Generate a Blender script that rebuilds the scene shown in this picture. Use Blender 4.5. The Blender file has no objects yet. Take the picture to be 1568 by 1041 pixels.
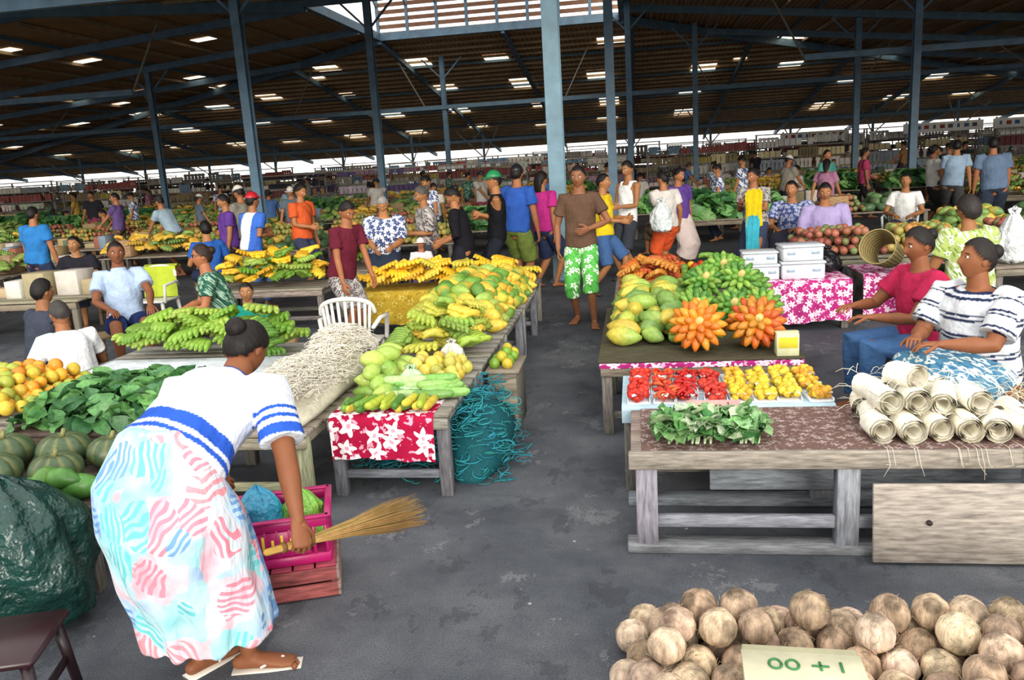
import bpy, math, random, numpy as np
from mathutils import Vector, Matrix
rng=random.Random(11)
SC=bpy.context.scene
COL=SC.collection
# ------------------------------------------------------------ colours
def hx(h):
    if not isinstance(h,str): return tuple(h)
    r=[int(h[i:i+2],16)/255 for i in (0,2,4)]
    return tuple((c/12.92 if c<=.04045 else ((c+.055)/1.055)**2.4) for c in r)
def jit(c,a=.12):
    c=hx(c);k=1+rng.uniform(-a,a)
    return tuple(min(1,max(0,x*k*(1+rng.uniform(-a,a)*.4))) for x in c)
# ------------------------------------------------------------ materials
def newmat(name):
    m=bpy.data.materials.new(name);m.use_nodes=True
    nt=m.node_tree;b=nt.nodes['Principled BSDF'];return m,nt,b
def N(nt,t,**k):
    n=nt.nodes.new(t)
    for a,v in k.items(): setattr(n,a,v)
    return n
def mathn(nt,op,a,b=None,c=None):
    n=nt.nodes.new('ShaderNodeMath');n.operation=op
    for i,x in enumerate((a,b,c)):
        if x is None: continue
        if isinstance(x,(int,float)): n.inputs[i].default_value=x
        else: nt.links.new(x,n.inputs[i])
    return n.outputs[0]
def mixc(nt,f,a,b,mode='MIX'):
    n=nt.nodes.new('ShaderNodeMix');n.data_type='RGBA';n.blend_type=mode
    for i,x in ((0,f),(6,a),(7,b)):
        if isinstance(x,(int,float)): n.inputs[i].default_value=x
        elif isinstance(x,tuple): n.inputs[i].default_value=(*x[:3],1)
        else: nt.links.new(x,n.inputs[i])
    return n.outputs[2]
def bump(nt,b,h,st,dist=.01):
    n=nt.nodes.new('ShaderNodeBump');n.inputs['Strength'].default_value=st;n.inputs['Distance'].default_value=dist
    nt.links.new(h,n.inputs['Height']);nt.links.new(n.outputs[0],b.inputs['Normal'])
def objco(nt,scale=(1,1,1)):
    t=nt.nodes.new('ShaderNodeTexCoord');m=nt.nodes.new('ShaderNodeMapping');m.inputs['Scale'].default_value=scale
    nt.links.new(t.outputs['Object'],m.inputs[0]);return m.outputs[0]
def noise(nt,vec,s,d=3,r=.6):
    n=nt.nodes.new('ShaderNodeTexNoise');n.inputs['Scale'].default_value=s;n.inputs['Detail'].default_value=d;n.inputs['Roughness'].default_value=r
    nt.links.new(vec,n.inputs['Vector']);return n.outputs['Fac']
def ramp(nt,f,stops):
    n=nt.nodes.new('ShaderNodeValToRGB');e=n.color_ramp.elements
    while len(e)<len(stops): e.new(.5)
    for i,(p,c) in enumerate(stops): e[i].position=p;e[i].color=(*c[:3],1)
    nt.links.new(f,n.inputs[0]);return n.outputs[0]
def attrmat(name,rough=.6,ns=20,amt=.35,bs=30,bst=.2,bd=.005,spec=.4,stretch=(1,1,1)):
    m,nt,b=newmat(name)
    a=N(nt,'ShaderNodeAttribute',attribute_name='Col')
    co=objco(nt,stretch)
    f=noise(nt,co,ns,4)
    dk=mixc(nt,1.0,a.outputs['Color'],ramp(nt,f,[(.3,(1-amt,)*3),(.7,(1+amt*.5,)*3)]),'MULTIPLY')
    nt.links.new(dk,b.inputs['Base Color'])
    b.inputs['Roughness'].default_value=rough;b.inputs['Specular IOR Level'].default_value=spec
    if bst: bump(nt,b,noise(nt,co,bs,3),bst,bd)
    return m
M_prod=attrmat('produce_skin',.42,35,.28,60,.15,.003,.4)
M_leaf=attrmat('leaf_surface',.5,40,.4,90,.3,.004,.4)
M_cloth=attrmat('woven_cloth',.9,6,.18,9,.7,.035,.1)
M_skin=attrmat('human_skin',.58,14,.12,80,.1,.002,.3)
M_hair=attrmat('hair_strands',.6,60,.4,70,.7,.006,.3,(1,1,.25))
M_wood=attrmat('weathered_wood',.8,9,.55,40,.45,.004,.25,(1,8,8))
M_woody=attrmat('weathered_wood_upright',.8,9,.55,40,.45,.004,.25,(8,8,1))
M_plas=attrmat('moulded_plastic',.35,10,.1,20,.05,.003,.5)
M_sack=attrmat('crinkled_plastic_film',.32,7,.35,10,1.0,.05,.5)
M_steel=attrmat('painted_steel',.5,3,.3,30,.15,.003,.4)
M_fib=attrmat('dry_fibre',.75,30,.2,80,.3,.003,.2)
M_paper=attrmat('paper_card',.85,12,.15,30,.1,.003,.2)
M_coco=attrmat('coconut_husk_shell',.9,30,.6,90,1.0,.010,.12,(1,1,.25))
def flowermat(name,base,c1,c2,scale,thr=.33,pet=5):
    m,nt,b=newmat(name)
    t=nt.nodes.new('ShaderNodeTexCoord');s=N(nt,'ShaderNodeSeparateXYZ');nt.links.new(t.outputs['Object'],s.inputs[0])
    yz=mathn(nt,'ADD',s.outputs[1],s.outputs[2]);cb=N(nt,'ShaderNodeCombineXYZ')
    nt.links.new(s.outputs[0],cb.inputs[0]);nt.links.new(yz,cb.inputs[1])
    sc=N(nt,'ShaderNodeVectorMath',operation='SCALE');sc.inputs['Scale'].default_value=scale;nt.links.new(cb.outputs[0],sc.inputs[0])
    wn=N(nt,'ShaderNodeTexNoise');wn.inputs['Scale'].default_value=1.3;nt.links.new(sc.outputs[0],wn.inputs['Vector'])
    mx=N(nt,'ShaderNodeVectorMath',operation='MULTIPLY_ADD');mx.inputs[1].default_value=(.5,.5,0)
    nt.links.new(wn.outputs['Color'],mx.inputs[0]);nt.links.new(sc.outputs[0],mx.inputs[2])
    v=N(nt,'ShaderNodeTexVoronoi',voronoi_dimensions='2D');v.inputs['Scale'].default_value=1;v.inputs['Randomness'].default_value=.8
    nt.links.new(mx.outputs[0],v.inputs['Vector'])
    d=N(nt,'ShaderNodeVectorMath',operation='SUBTRACT');nt.links.new(mx.outputs[0],d.inputs[0]);nt.links.new(v.outputs['Position'],d.inputs[1])
    ds=N(nt,'ShaderNodeSeparateXYZ');nt.links.new(d.outputs[0],ds.inputs[0])
    ang=mathn(nt,'ARCTAN2',ds.outputs[1],ds.outputs[0]);cs=mathn(nt,'COSINE',mathn(nt,'MULTIPLY',ang,float(pet)))
    th=mathn(nt,'MULTIPLY_ADD',cs,.12,thr)
    fl=mathn(nt,'LESS_THAN',v.outputs['Distance'],th);ce=mathn(nt,'LESS_THAN',v.outputs['Distance'],.1)
    nz=noise(nt,sc.outputs[0],2.6,2);lf=mathn(nt,'GREATER_THAN',nz,.58)
    c=mixc(nt,lf,hx(base),hx(c2));c=mixc(nt,fl,c,hx(c1));c=mixc(nt,ce,c,hx(c2))
    nt.links.new(c,b.inputs['Base Color']);b.inputs['Roughness'].default_value=.85;b.inputs['Specular IOR Level'].default_value=.15
    bump(nt,b,noise(nt,t.outputs['Object'],9,2),.5,.03)
    return m
M_hib=flowermat('hibiscus_print_cloth','a0103a','ece4e6','d59aac',8,.36)
M_pinkfl=flowermat('pink_flower_cloth','a52a70','e6d2de','dcaac6',11,.34,6)
M_bluefl=flowermat('navy_flower_cloth','dfe3e8','33406f','7f8db0',16,.40)
M_blueprint=flowermat('blue_batik_cloth','4e7f9c','ccd8d8','34648a',14,.34,3)
M_greenprint=flowermat('green_print_cloth','2d5a48','8fae9a','1d3a32',16,.36)
M_greyprint=flowermat('grey_print_cloth','9c9896','4a4548','c8beb8',17,.34)
M_purpleprint=flowermat('indigo_print_cloth','3f4c86','b8c0d8','8b94c4',15,.36)
M_limefl=flowermat('lime_print_shorts','55a84c','d8e6d0','3f8f3c',10,.30)
M_tablecover=flowermat('worn_brown_table_cover','6a524c','a89a96','8a7672',15,.20,4)
M_yellowcl=flowermat('yellow_table_cloth','a98d2c','c9b35a','8f7a20',8,.2)
def sarongmat():
    m,nt,b=newmat('pastel_leaf_sarong')
    co=objco(nt,(1,1,.8));v=N(nt,'ShaderNodeTexVoronoi');v.inputs['Scale'].default_value=8.0
    wn=N(nt,'ShaderNodeTexNoise');wn.inputs['Scale'].default_value=6;nt.links.new(co,wn.inputs['Vector'])
    mx=N(nt,'ShaderNodeVectorMath',operation='MULTIPLY_ADD');mx.inputs[1].default_value=(.12,.12,.12)
    nt.links.new(wn.outputs['Color'],mx.inputs[0]);nt.links.new(co,mx.inputs[2]);nt.links.new(mx.outputs[0],v.inputs['Vector'])
    s=N(nt,'ShaderNodeSeparateColor');nt.links.new(v.outputs['Color'],s.inputs[0])
    ang=mathn(nt,'MULTIPLY',s.outputs[0],6.28);p=N(nt,'ShaderNodeSeparateXYZ');nt.links.new(mx.outputs[0],p.inputs[0])
    pr=mathn(nt,'ADD',mathn(nt,'MULTIPLY',mathn(nt,'COSINE',ang),p.outputs[0]),mathn(nt,'MULTIPLY',mathn(nt,'SINE',ang),p.outputs[2]))
    st=mathn(nt,'GREATER_THAN',mathn(nt,'SINE',mathn(nt,'MULTIPLY',pr,260.0)),0.0)
    inside=mathn(nt,'LESS_THAN',v.outputs['Distance'],.56)
    pc=ramp(nt,s.outputs[1],[(0,hx('de6e84')),(.28,hx('48b8bc')),(.5,hx('4f86c6')),(.7,hx('e07e8a')),(1,hx('62c4a6'))])
    pc.node.color_ramp.interpolation='CONSTANT'
    wash=mixc(nt,ramp(nt,noise(nt,co,7,2),[(.35,(.08,)*3),(.65,(.6,)*3)]),hx('c4d8e0'),pc);full=mixc(nt,.85,hx('ccdce2'),pc)
    c=mixc(nt,mathn(nt,'MULTIPLY',st,inside),wash,full)
    nt.links.new(c,b.inputs['Base Color']);b.inputs['Roughness'].default_value=.9;b.inputs['Specular IOR Level'].default_value=.1
    bump(nt,b,noise(nt,objco(nt,(1,1,.35)),11,3),.7,.04);return m
M_sarong=sarongmat()
def floormat():
    m,nt,b=newmat('asphalt_floor')
    co=objco(nt)
    a=noise(nt,co,.9,6,.7);f=noise(nt,co,140,2,.7)
    c=ramp(nt,a,[(.3,hx('3a3e45')),(.46,hx('4c5057')),(.58,hx('5c5f65')),(.75,hx('727477'))])
    c=mixc(nt,1.0,c,ramp(nt,f,[(.35,(.6,.6,.6)),(.65,(1.18,1.18,1.18))]),'MULTIPLY')
    st=noise(nt,objco(nt,(1,.6,1)),3.5,5,.75);c=mixc(nt,mathn(nt,'MULTIPLY',mathn(nt,'GREATER_THAN',st,.58),.4),c,hx('2a2d33'))
    s2=noise(nt,objco(nt,(1,.8,1)),2.1,6,.8);c=mixc(nt,mathn(nt,'MULTIPLY',mathn(nt,'GREATER_THAN',s2,.60),.3),c,hx('8a8b8c'))
    s3=noise(nt,objco(nt,(.6,1.4,1)),1.2,7,.7);c=mixc(nt,ramp(nt,s3,[(.55,(0,0,0)),(.68,(.5,.5,.5))]),c,hx('32353b'))
    sp=N(nt,'ShaderNodeTexVoronoi');sp.inputs['Scale'].default_value=4.0;nt.links.new(co,sp.inputs['Vector'])
    d=mathn(nt,'LESS_THAN',sp.outputs['Distance'],.035)
    c=mixc(nt,mathn(nt,'MULTIPLY',d,.7),c,hx('b5b8b0'))
    nt.links.new(c,b.inputs['Base Color']);b.inputs['Roughness'].default_value=.7;b.inputs['Specular IOR Level'].default_value=.3
    bump(nt,b,f,.6,.005);return m
M_floor=floormat()
def roofmat():
    m,nt,b=newmat('corrugated_roof_underside')
    co=objco(nt);a=noise(nt,co,.5,4)
    c=ramp(nt,a,[(.3,hx('a8743f')),(.7,hx('cc9a68'))])
    w=N(nt,'ShaderNodeTexWave',wave_type='BANDS',bands_direction='X');w.inputs['Scale'].default_value=1.6;nt.links.new(co,w.inputs['Vector'])
    c=mixc(nt,1.0,c,ramp(nt,w.outputs['Fac'],[(0,(.6,.6,.6)),(1,(1.15,1.15,1.15))]),'MULTIPLY')
    nt.links.new(c,b.inputs['Base Color']);b.inputs['Roughness'].default_value=.6
    bump(nt,b,w.outputs['Fac'],.5,.05);return m
M_roof=roofmat()
def emat(name,col,s):
    m,nt,b=newmat(name);b.inputs['Base Color'].default_value=(*hx(col),1)
    b.inputs['Emission Strength'].default_value=s
    nz=noise(nt,objco(nt),3,2);nt.links.new(mixc(nt,1.0,hx(col),ramp(nt,nz,[(.3,(.75,.75,.7)),(.7,(1,1,1))]),'MULTIPLY'),b.inputs['Emission Color'])
    return m
M_sky=emat('glowing_skylight_sheet','fff0d8',2.0)  # emission stands in for daylight passing through the skylights

# ------------------------------------------------------------ mesh builder
class MB:
    def __init__(s): s.v=[];s.f=[];s.m=[];s.c=[];s.n=0
    def add(s,VF,col=(.5,.5,.5),mat=0):
        V,Fc=VF;V=np.asarray(V,float).reshape(-1,3);n=s.n
        if isinstance(Fc,np.ndarray): Fc=Fc.tolist()
        s.f.extend([[i+n for i in f] for f in Fc])
        if isinstance(mat,(int,)): s.m.extend([mat]*len(Fc))
        else: s.m.extend(list(mat))
        if not isinstance(col,np.ndarray): col=np.tile(np.array(hx(col)),(len(V),1))
        s.v.append(V);s.c.append(col);s.n+=len(V)
    def mesh(s,name,mats,smooth=True):
        V=np.concatenate(s.v);C=np.concatenate(s.c)
        me=bpy.data.meshes.new(name);me.from_pydata(V.tolist(),[],s.f)
        for m in mats: me.materials.append(m)
        me.polygons.foreach_set('material_index',np.array(s.m,dtype=np.int32))
        a=me.attributes.new('Col','FLOAT_COLOR','POINT')
        a.data.foreach_set('color',np.concatenate([C,np.ones((len(C),1))],1).astype(np.float32).ravel())
        if smooth: me.shade_smooth()
        me.update();return me
    def obj(s,name,mats,loc=(0,0,0),rot=0,smooth=True):
        if not isinstance(mats,(list,tuple)): mats=[mats]
        return place(s.mesh(name,mats,smooth),name,loc,rot)
def place(me,name,loc=(0,0,0),rot=0,sc=1):
    o=bpy.data.objects.new(name,me);o.location=loc;o.rotation_euler=(0,0,rot)
    if sc!=1: o.scale=(sc,)*3
    COL.objects.link(o);return o
def nrm(v): v=np.asarray(v,float);return v/(np.linalg.norm(v)+1e-12)
def rz(a): c,s=math.cos(a),math.sin(a);return np.array([[c,-s,0],[s,c,0],[0,0,1]])
def rx(a): c,s=math.cos(a),math.sin(a);return np.array([[1,0,0],[0,c,-s],[0,s,c]])
def ry(a): c,s=math.cos(a),math.sin(a);return np.array([[c,0,s],[0,1,0],[-s,0,c]])
def xf(VF,R=None,t=(0,0,0),s=1):
    V,Fc=VF;V=np.asarray(V,float)*s
    if R is not None: V=V@np.asarray(R).T
    return V+np.array(t),Fc
def sphere(c,r,seg=12,rings=8,R=None):
    if isinstance(r,(int,float)): r=(r,r,r)
    V=[(0,0,1)];F=[]
    for i in range(1,rings):
        a=math.pi*i/rings
        for j in range(seg):
            b=2*math.pi*j/seg;V.append((math.sin(a)*math.cos(b),math.sin(a)*math.sin(b),math.cos(a)))
    V.append((0,0,-1));L=len(V)-1
    for j in range(seg):
        k=(j+1)%seg;F.append((0,1+j,1+k))
        for i in range(rings-2):
            p=1+i*seg;F.append((p+j,p+seg+j,p+seg+k,p+k))
        p=1+(rings-2)*seg;F.append((p+j,L,p+k))
    V=np.array(V)*np.array(r)
    if R is not None: V=V@R.T
    return V+np.array(c),F
def loft(P,RA,RB=None,lat=None,n=12,cap='flat'):
    P=[np.array(p,float) for p in P]
    if isinstance(RA,(int,float)): RA=[RA]*len(P)
    RA=list(RA);RB=list(RA) if RB is None else list(RB)
    if cap=='round':
        for end in (0,-1):
            p=P[end];q=P[1] if end==0 else P[-2];d=nrm(p-q);r=min(RA[end],RB[end]);a,b=RA[end],RB[end]
            ex=[(p+d*r*.55,.8),(p+d*r*.9,.42)]
            for pp,k in ex:
                if end==0: P.insert(0,pp);RA.insert(0,a*k);RB.insert(0,b*k)
                else: P.append(pp);RA.append(a*k);RB.append(b*k)
    m=len(P);V=[];prevL=None
    for i in range(m):
        T=nrm(P[min(i+1,m-1)]-P[max(i-1,0)])
        ref=lat if lat is not None else prevL
        if ref is None: ref=(1,0,0) if abs(T[0])<.8 else (0,1,0)
        Nn=np.cross(T,ref);
        if np.linalg.norm(Nn)<1e-4: Nn=np.cross(T,(0,.3,1))
        Nn=nrm(Nn);L=np.cross(Nn,T);prevL=L
        for j in range(n):
            a=2*math.pi*j/n;V.append(P[i]+RA[i]*math.cos(a)*L+RB[i]*math.sin(a)*Nn)
    F=[]
    for i in range(m-1):
        for j in range(n):
            k=(j+1)%n;F.append((i*n+j,i*n+k,(i+1)*n+k,(i+1)*n+j))
    F.append(tuple(range(n-1,-1,-1)));F.append(tuple((m-1)*n+j for j in range(n)))
    return np.array(V),F
def _cb():
    F=[];cs=[(x,y,z) for x in(-1,1) for y in(-1,1) for z in(-1,1)]
    idx={c:i for i,c in enumerate(cs)}
    for a in range(3):
        for s in(-1,1):
            o=[b for b in range(3) if b!=a];q=[]
            for p,r in((-1,-1),(1,-1),(1,1),(-1,1)):
                c=[0]*3;c[a]=s;c[o[0]]=p;c[o[1]]=r;q.append(idx[tuple(c)]*3+a)
            F.append(q)
        for p in(-1,1):
            for r in(-1,1):
                o=[b for b in range(3) if b!=a];c1=[0]*3;c2=[0]*3
                c1[a]=-1;c2[a]=1
                for c in(c1,c2): c[o[0]]=p;c[o[1]]=r
                i1=idx[tuple(c1)]*3;i2=idx[tuple(c2)]*3
                F.append([i1+o[0],i2+o[0],i2+o[1],i1+o[1]])
    for c in cs: i=idx[c]*3;F.append([i,i+1,i+2])
    return cs,F
_CS,_CF=_cb()
def _cv(s,ch):
    V=[]
    for c in _CS:
        for a in range(3):
            V.append([c[b]*(s[b]/2-(0 if b==a else ch)) for b in range(3)])
    return np.array(V)
_u=_cv((2,2,2),.2);_nf=[]
for f in _CF:
    p=_u[f];n_=np.cross(p[1]-p[0],p[2]-p[0]);_nf.append(f if n_@p.mean(0)>0 else f[::-1])
_CF=_nf
def box(c,s,R=None,ch=.004):
    ch=min(ch,min(s)*.3);return xf((_cv(s,ch),_CF),R,c)
def beam(a,b,w,h,ch=.004):
    a=np.array(a,float);b=np.array(b,float);T=nrm(b-a);up=np.array((0,0,1.)) if abs(T[2])<.95 else np.array((0,1.,0))
    Lx=nrm(np.cross(T,up));U=np.cross(Lx,T);R=np.stack([T,Lx,U],1)
    return box((a+b)/2,(np.linalg.norm(b-a),w,h),R,ch)
def tri2vox(parts,vox,sm=2,disp=0,freq=9,folds=None):
    V=[];F=[];n=0
    for v,f in parts:
        V.append(v);F+= [[i+n for i in q] for q in f];n+=len(v)
    V=np.concatenate(V)
    me=bpy.data.meshes.new('t');me.from_pydata(V.tolist(),[],F)
    ob=bpy.data.objects.new('t',me);COL.objects.link(ob)
    r=ob.modifiers.new('r','REMESH');r.mode='VOXEL';r.voxel_size=vox;r.adaptivity=0
    s=ob.modifiers.new('s','SMOOTH');s.factor=.6;s.iterations=sm
    dg=bpy.context.evaluated_depsgraph_get();ev=ob.evaluated_get(dg);m2=ev.to_mesh()
    nv=len(m2.vertices);co=np.empty(nv*3);m2.vertices.foreach_get('co',co);co=co.reshape(-1,3)
    if disp:
        nn=np.empty(nv*3);m2.vertices.foreach_get('normal',nn);nn=nn.reshape(-1,3)
        w=np.sin(co[:,0]*freq*2.1+co[:,2]*freq*1.3+1)*np.sin(co[:,1]*freq*1.7-co[:,2]*freq*.8)+.6*np.sin(co[:,0]*freq*4+co[:,1]*freq*3+co[:,2]*freq*2.2)
        co2=co+nn*(w*disp)[:,None]
        if folds:
            cx,cy,z0,z1,am=folds;a=np.arctan2(co[:,1]-cy,co[:,0]-cx);k=np.clip((z1-co[:,2])/(z1-z0),0,1)
            co2=co2+nn*(am*k*(np.sin(a*9+co[:,2]*5)+.6*np.sin(a*15-co[:,2]*7)))[:,None]
        co=co2
    nl=len(m2.loops);li=np.empty(nl,dtype=np.int32);m2.loops.foreach_get('vertex_index',li)
    ls=np.empty(len(m2.polygons),dtype=np.int32);m2.polygons.foreach_get('loop_total',ls)
    if len(ls) and (ls==4).all(): Fo=li.reshape(-1,4).tolist()
    else:
        Fo=[];k=0
        for q in ls: Fo.append(li[k:k+q].tolist());k+=q
    ev.to_mesh_clear();bpy.data.objects.remove(ob);bpy.data.meshes.remove(me)
    return co,Fo

# ------------------------------------------------------------ people
def ik(a,c,l1,l2,hint):
    a=np.array(a,float);c=np.array(c,float);d=c-a;L0=np.linalg.norm(d);L=min(L0,(l1+l2)*.998);dh=d/L0;c=a+dh*L
    x=(l1*l1-l2*l2+L*L)/(2*L);h=math.sqrt(max(l1*l1-x*x,0));n=np.array(hint,float);n=n-dh*(n@dh);n=nrm(n)
    return a+dh*x+n*h,c
def head(mb,c,R,sk,style,hc,S=48,G=32,cap=None,k=1.0):
    az0=np.linspace(-math.pi,math.pi,S,endpoint=False);az=az0-.5*np.sin(az0)
    el=np.linspace(-math.pi/2,math.pi/2,G+1)
    A,E=np.meshgrid(az,el);dx=np.sin(A)*np.cos(E);dy=-np.cos(A)*np.cos(E);dz=np.sin(E)
    x=.075*dx;y=.094*dy;z=.118*dz
    t=np.clip((-z-.015)/.1,0,1);x=x*(1-.30*t);y=np.where(y>0,y*(1-.45*t),y*(1-.03*t))
    fr=np.clip(-y/.05,0,1)
    prof=np.interp(z,[-.043,-.032,-.024,.0,.022],[0,.75,1,.45,0])
    y=y-fr*.024*prof*np.exp(-(x/.0125)**2)
    y=y+fr*.008*np.exp(-((np.abs(x)-.031)/.014)**2-((z-.012)/.012)**2)
    y=y-fr*.005*np.exp(-((z-.034)/.009)**2)*np.exp(-(x/.045)**4)
    y=y-fr*.006*np.exp(-((z+.056)/.011)**2)*np.exp(-(x/.022)**2)
    y=y+fr*.003*np.exp(-((z+.056)/.003)**2)*np.exp(-(x/.022)**2)
    y=y-fr*.007*np.exp(-((z+.098)/.016)**2)*np.exp(-(x/.026)**2)
    aa=np.abs(A);hl=np.interp(aa,[0,.75,1.15,1.45,1.75,2.2,math.pi],[.066,.06,.03,-.005,.0,-.055,-.07])
    if style=='bald': hl=hl+.08
    hm=np.clip((z-hl)/.012,0,1)
    cm=np.clip((z-.040)/.006,0,1) if cap is not None else np.zeros_like(z)
    th={'short':.010,'bun':.014,'long':.016,'afro':.028,'bald':.004,'turban':.03}.get(style,.01)
    nz=np.sin(A*17+z*90)*np.sin(A*9-z*140)*.25
    off=hm*(th*(1+nz*.35))*(1-cm)+cm*.020
    Rr=np.sqrt(x*x+y*y+z*z)+1e-9;f=1+off/Rr;x=x*f;y=y*f;z=z*f
    V=np.stack([x,y,z],-1).reshape(-1,3)
    skc=np.array(hx(sk));C=np.tile(skc,(len(V),1));
    lip=(np.exp(-((z+.056)/.009)**2)*np.exp(-(x/.022)**4)*(y<0)).reshape(-1,1)
    C=C*(1-lip*.75)+np.array([skc[0]*.8,skc[1]*.45,skc[2]*.45])*lip*.75
    hmf=hm.reshape(-1);cmf=cm.reshape(-1)
    C[hmf>.5]=hx(hc)
    if cap is not None: C[cmf>.5]=hx(cap)
    F=[];Mi=[]
    for i in range(G):
        for j in range(S):
            q=[i*S+j,i*S+(j+1)%S,(i+1)*S+(j+1)%S,(i+1)*S+j];F.append(q)
            cc=np.mean(cmf[q]);h=np.mean(hmf[q]);Mi.append(4 if cc>.5 else (1 if h>.5 else 0))
    T=lambda VF:xf(VF,R,c,k)
    mb.add(T((V,F)),C,Mi)
    for s in(-1,1):
        mb.add(T(sphere((s*.031,-.0715,.012),(.0125,.0115,.0095),10,8)),'e8e2dc',4)
        mb.add(T(sphere((s*.031,-.0805,.012),(.0055,.004,.0055),8,6)),'120b08',4)
        mb.add(T(loft([(s*.014,-.087,.030),(s*.03,-.085,.035),(s*.046,-.073,.031)],[.003,.0035,.002],n=5,cap='round')),'1a120e',1)
        mb.add(T(sphere((s*.074,.008,-.002),(.009,.020,.030),8,8)),sk,0)
    if cap is not None:
        Vb=[];Fb=[];n=12
        for l,zz in((0,.052),(1,.046)):
            for i in range(n+1):
                a=-1.25+2.5*i/n
                for r in(.085,.155):
                    Vb.append((math.sin(a)*r*.9,-math.cos(a)*r-.012,zz-(r-.085)*.12-(abs(a)*.006)))
        for i in range(n):
            b=i*2;Fb.append((b,b+1,b+3,b+2));o=(n+1)*2+b;Fb.append((o,o+2,o+3,o+1));Fb.append((b+1,o+1,o+3,b+3));Fb.append((b,b+2,o+2,o))
        mb.add(T((Vb,Fb)),cap,4)
    if style=='bun':
        mb.add(T(sphere((0,.098,.055),(.046,.040,.044),14,10)),hc,1)
        mb.add(T(loft([(0,.06,.04),(0,.09,.05)],[.05,.036],n=10)),hc,1)
        mb.add(T(loft([(0,.088,.02),(.03,.094,.05),(0,.096,.085),(-.03,.094,.05),(0,.088,.02)],.014,n=6)),hc,1)
    if style=='long':
        mb.add(T(loft([(0,.05,.06),(0,.075,0),(0,.085,-.08),(0,.085,-.17),(0,.08,-.24)],[.06,.078,.075,.06,.025],[.045,.04,.035,.028,.014],lat=(1,0,0),n=14,cap='round')),hc,1)
def hand(mb,W,d,pn,fwd,k,sk,curl=.35,det=1,mat=0):
    W=np.array(W);d=nrm(d);pn=nrm(np.array(pn)-d*(np.array(pn)@d));L=np.cross(d,pn)
    if L@np.array(fwd)<0: L=-L
    n=8 if det else 6
    mb.add(loft([W-d*.02*k,W+d*.02*k,W+d*.06*k,W+d*.092*k],[.026*k,.034*k,.041*k,.038*k],[.019*k,.017*k,.014*k,.011*k],lat=L,n=n+2,cap='round'),sk,mat)
    for i,ln in enumerate((.070,.080,.074,.058)):
        b=W+d*(.088-.004*abs(i-1))*k+L*(.0295-.0195*i)*k;P=[b-d*.012*k];a=0;p=b;P.append(p)
        for j,fr in enumerate((.45,.3,.25)):
            a+=curl*(1 if j else .8);dd=d*math.cos(a)+pn*math.sin(a)+L*(.07*(1.5-i))*(.5 if j==0 else .2);p=p+nrm(dd)*ln*fr*k;P.append(p)
        mb.add(loft(P,[.0092*k,.0092*k,.0085*k,.0078*k,.0062*k],n=n,cap='round'),sk,mat)
    b=W+d*.028*k+L*.024*k;d1=nrm(d*.65+L*.75+pn*.35);d2=nrm(d*.9+L*.25+pn*(.3+curl*.6))
    mb.add(loft([b-d1*.015*k,b+d1*.03*k,b+d1*.045*k+d2*.022*k,b+d1*.045*k+d2*.048*k],[.014*k,.012*k,.0105*k,.008*k],n=n,cap='round'),sk,mat)
SKIN='9c6844'
PEOPLE=[]
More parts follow.
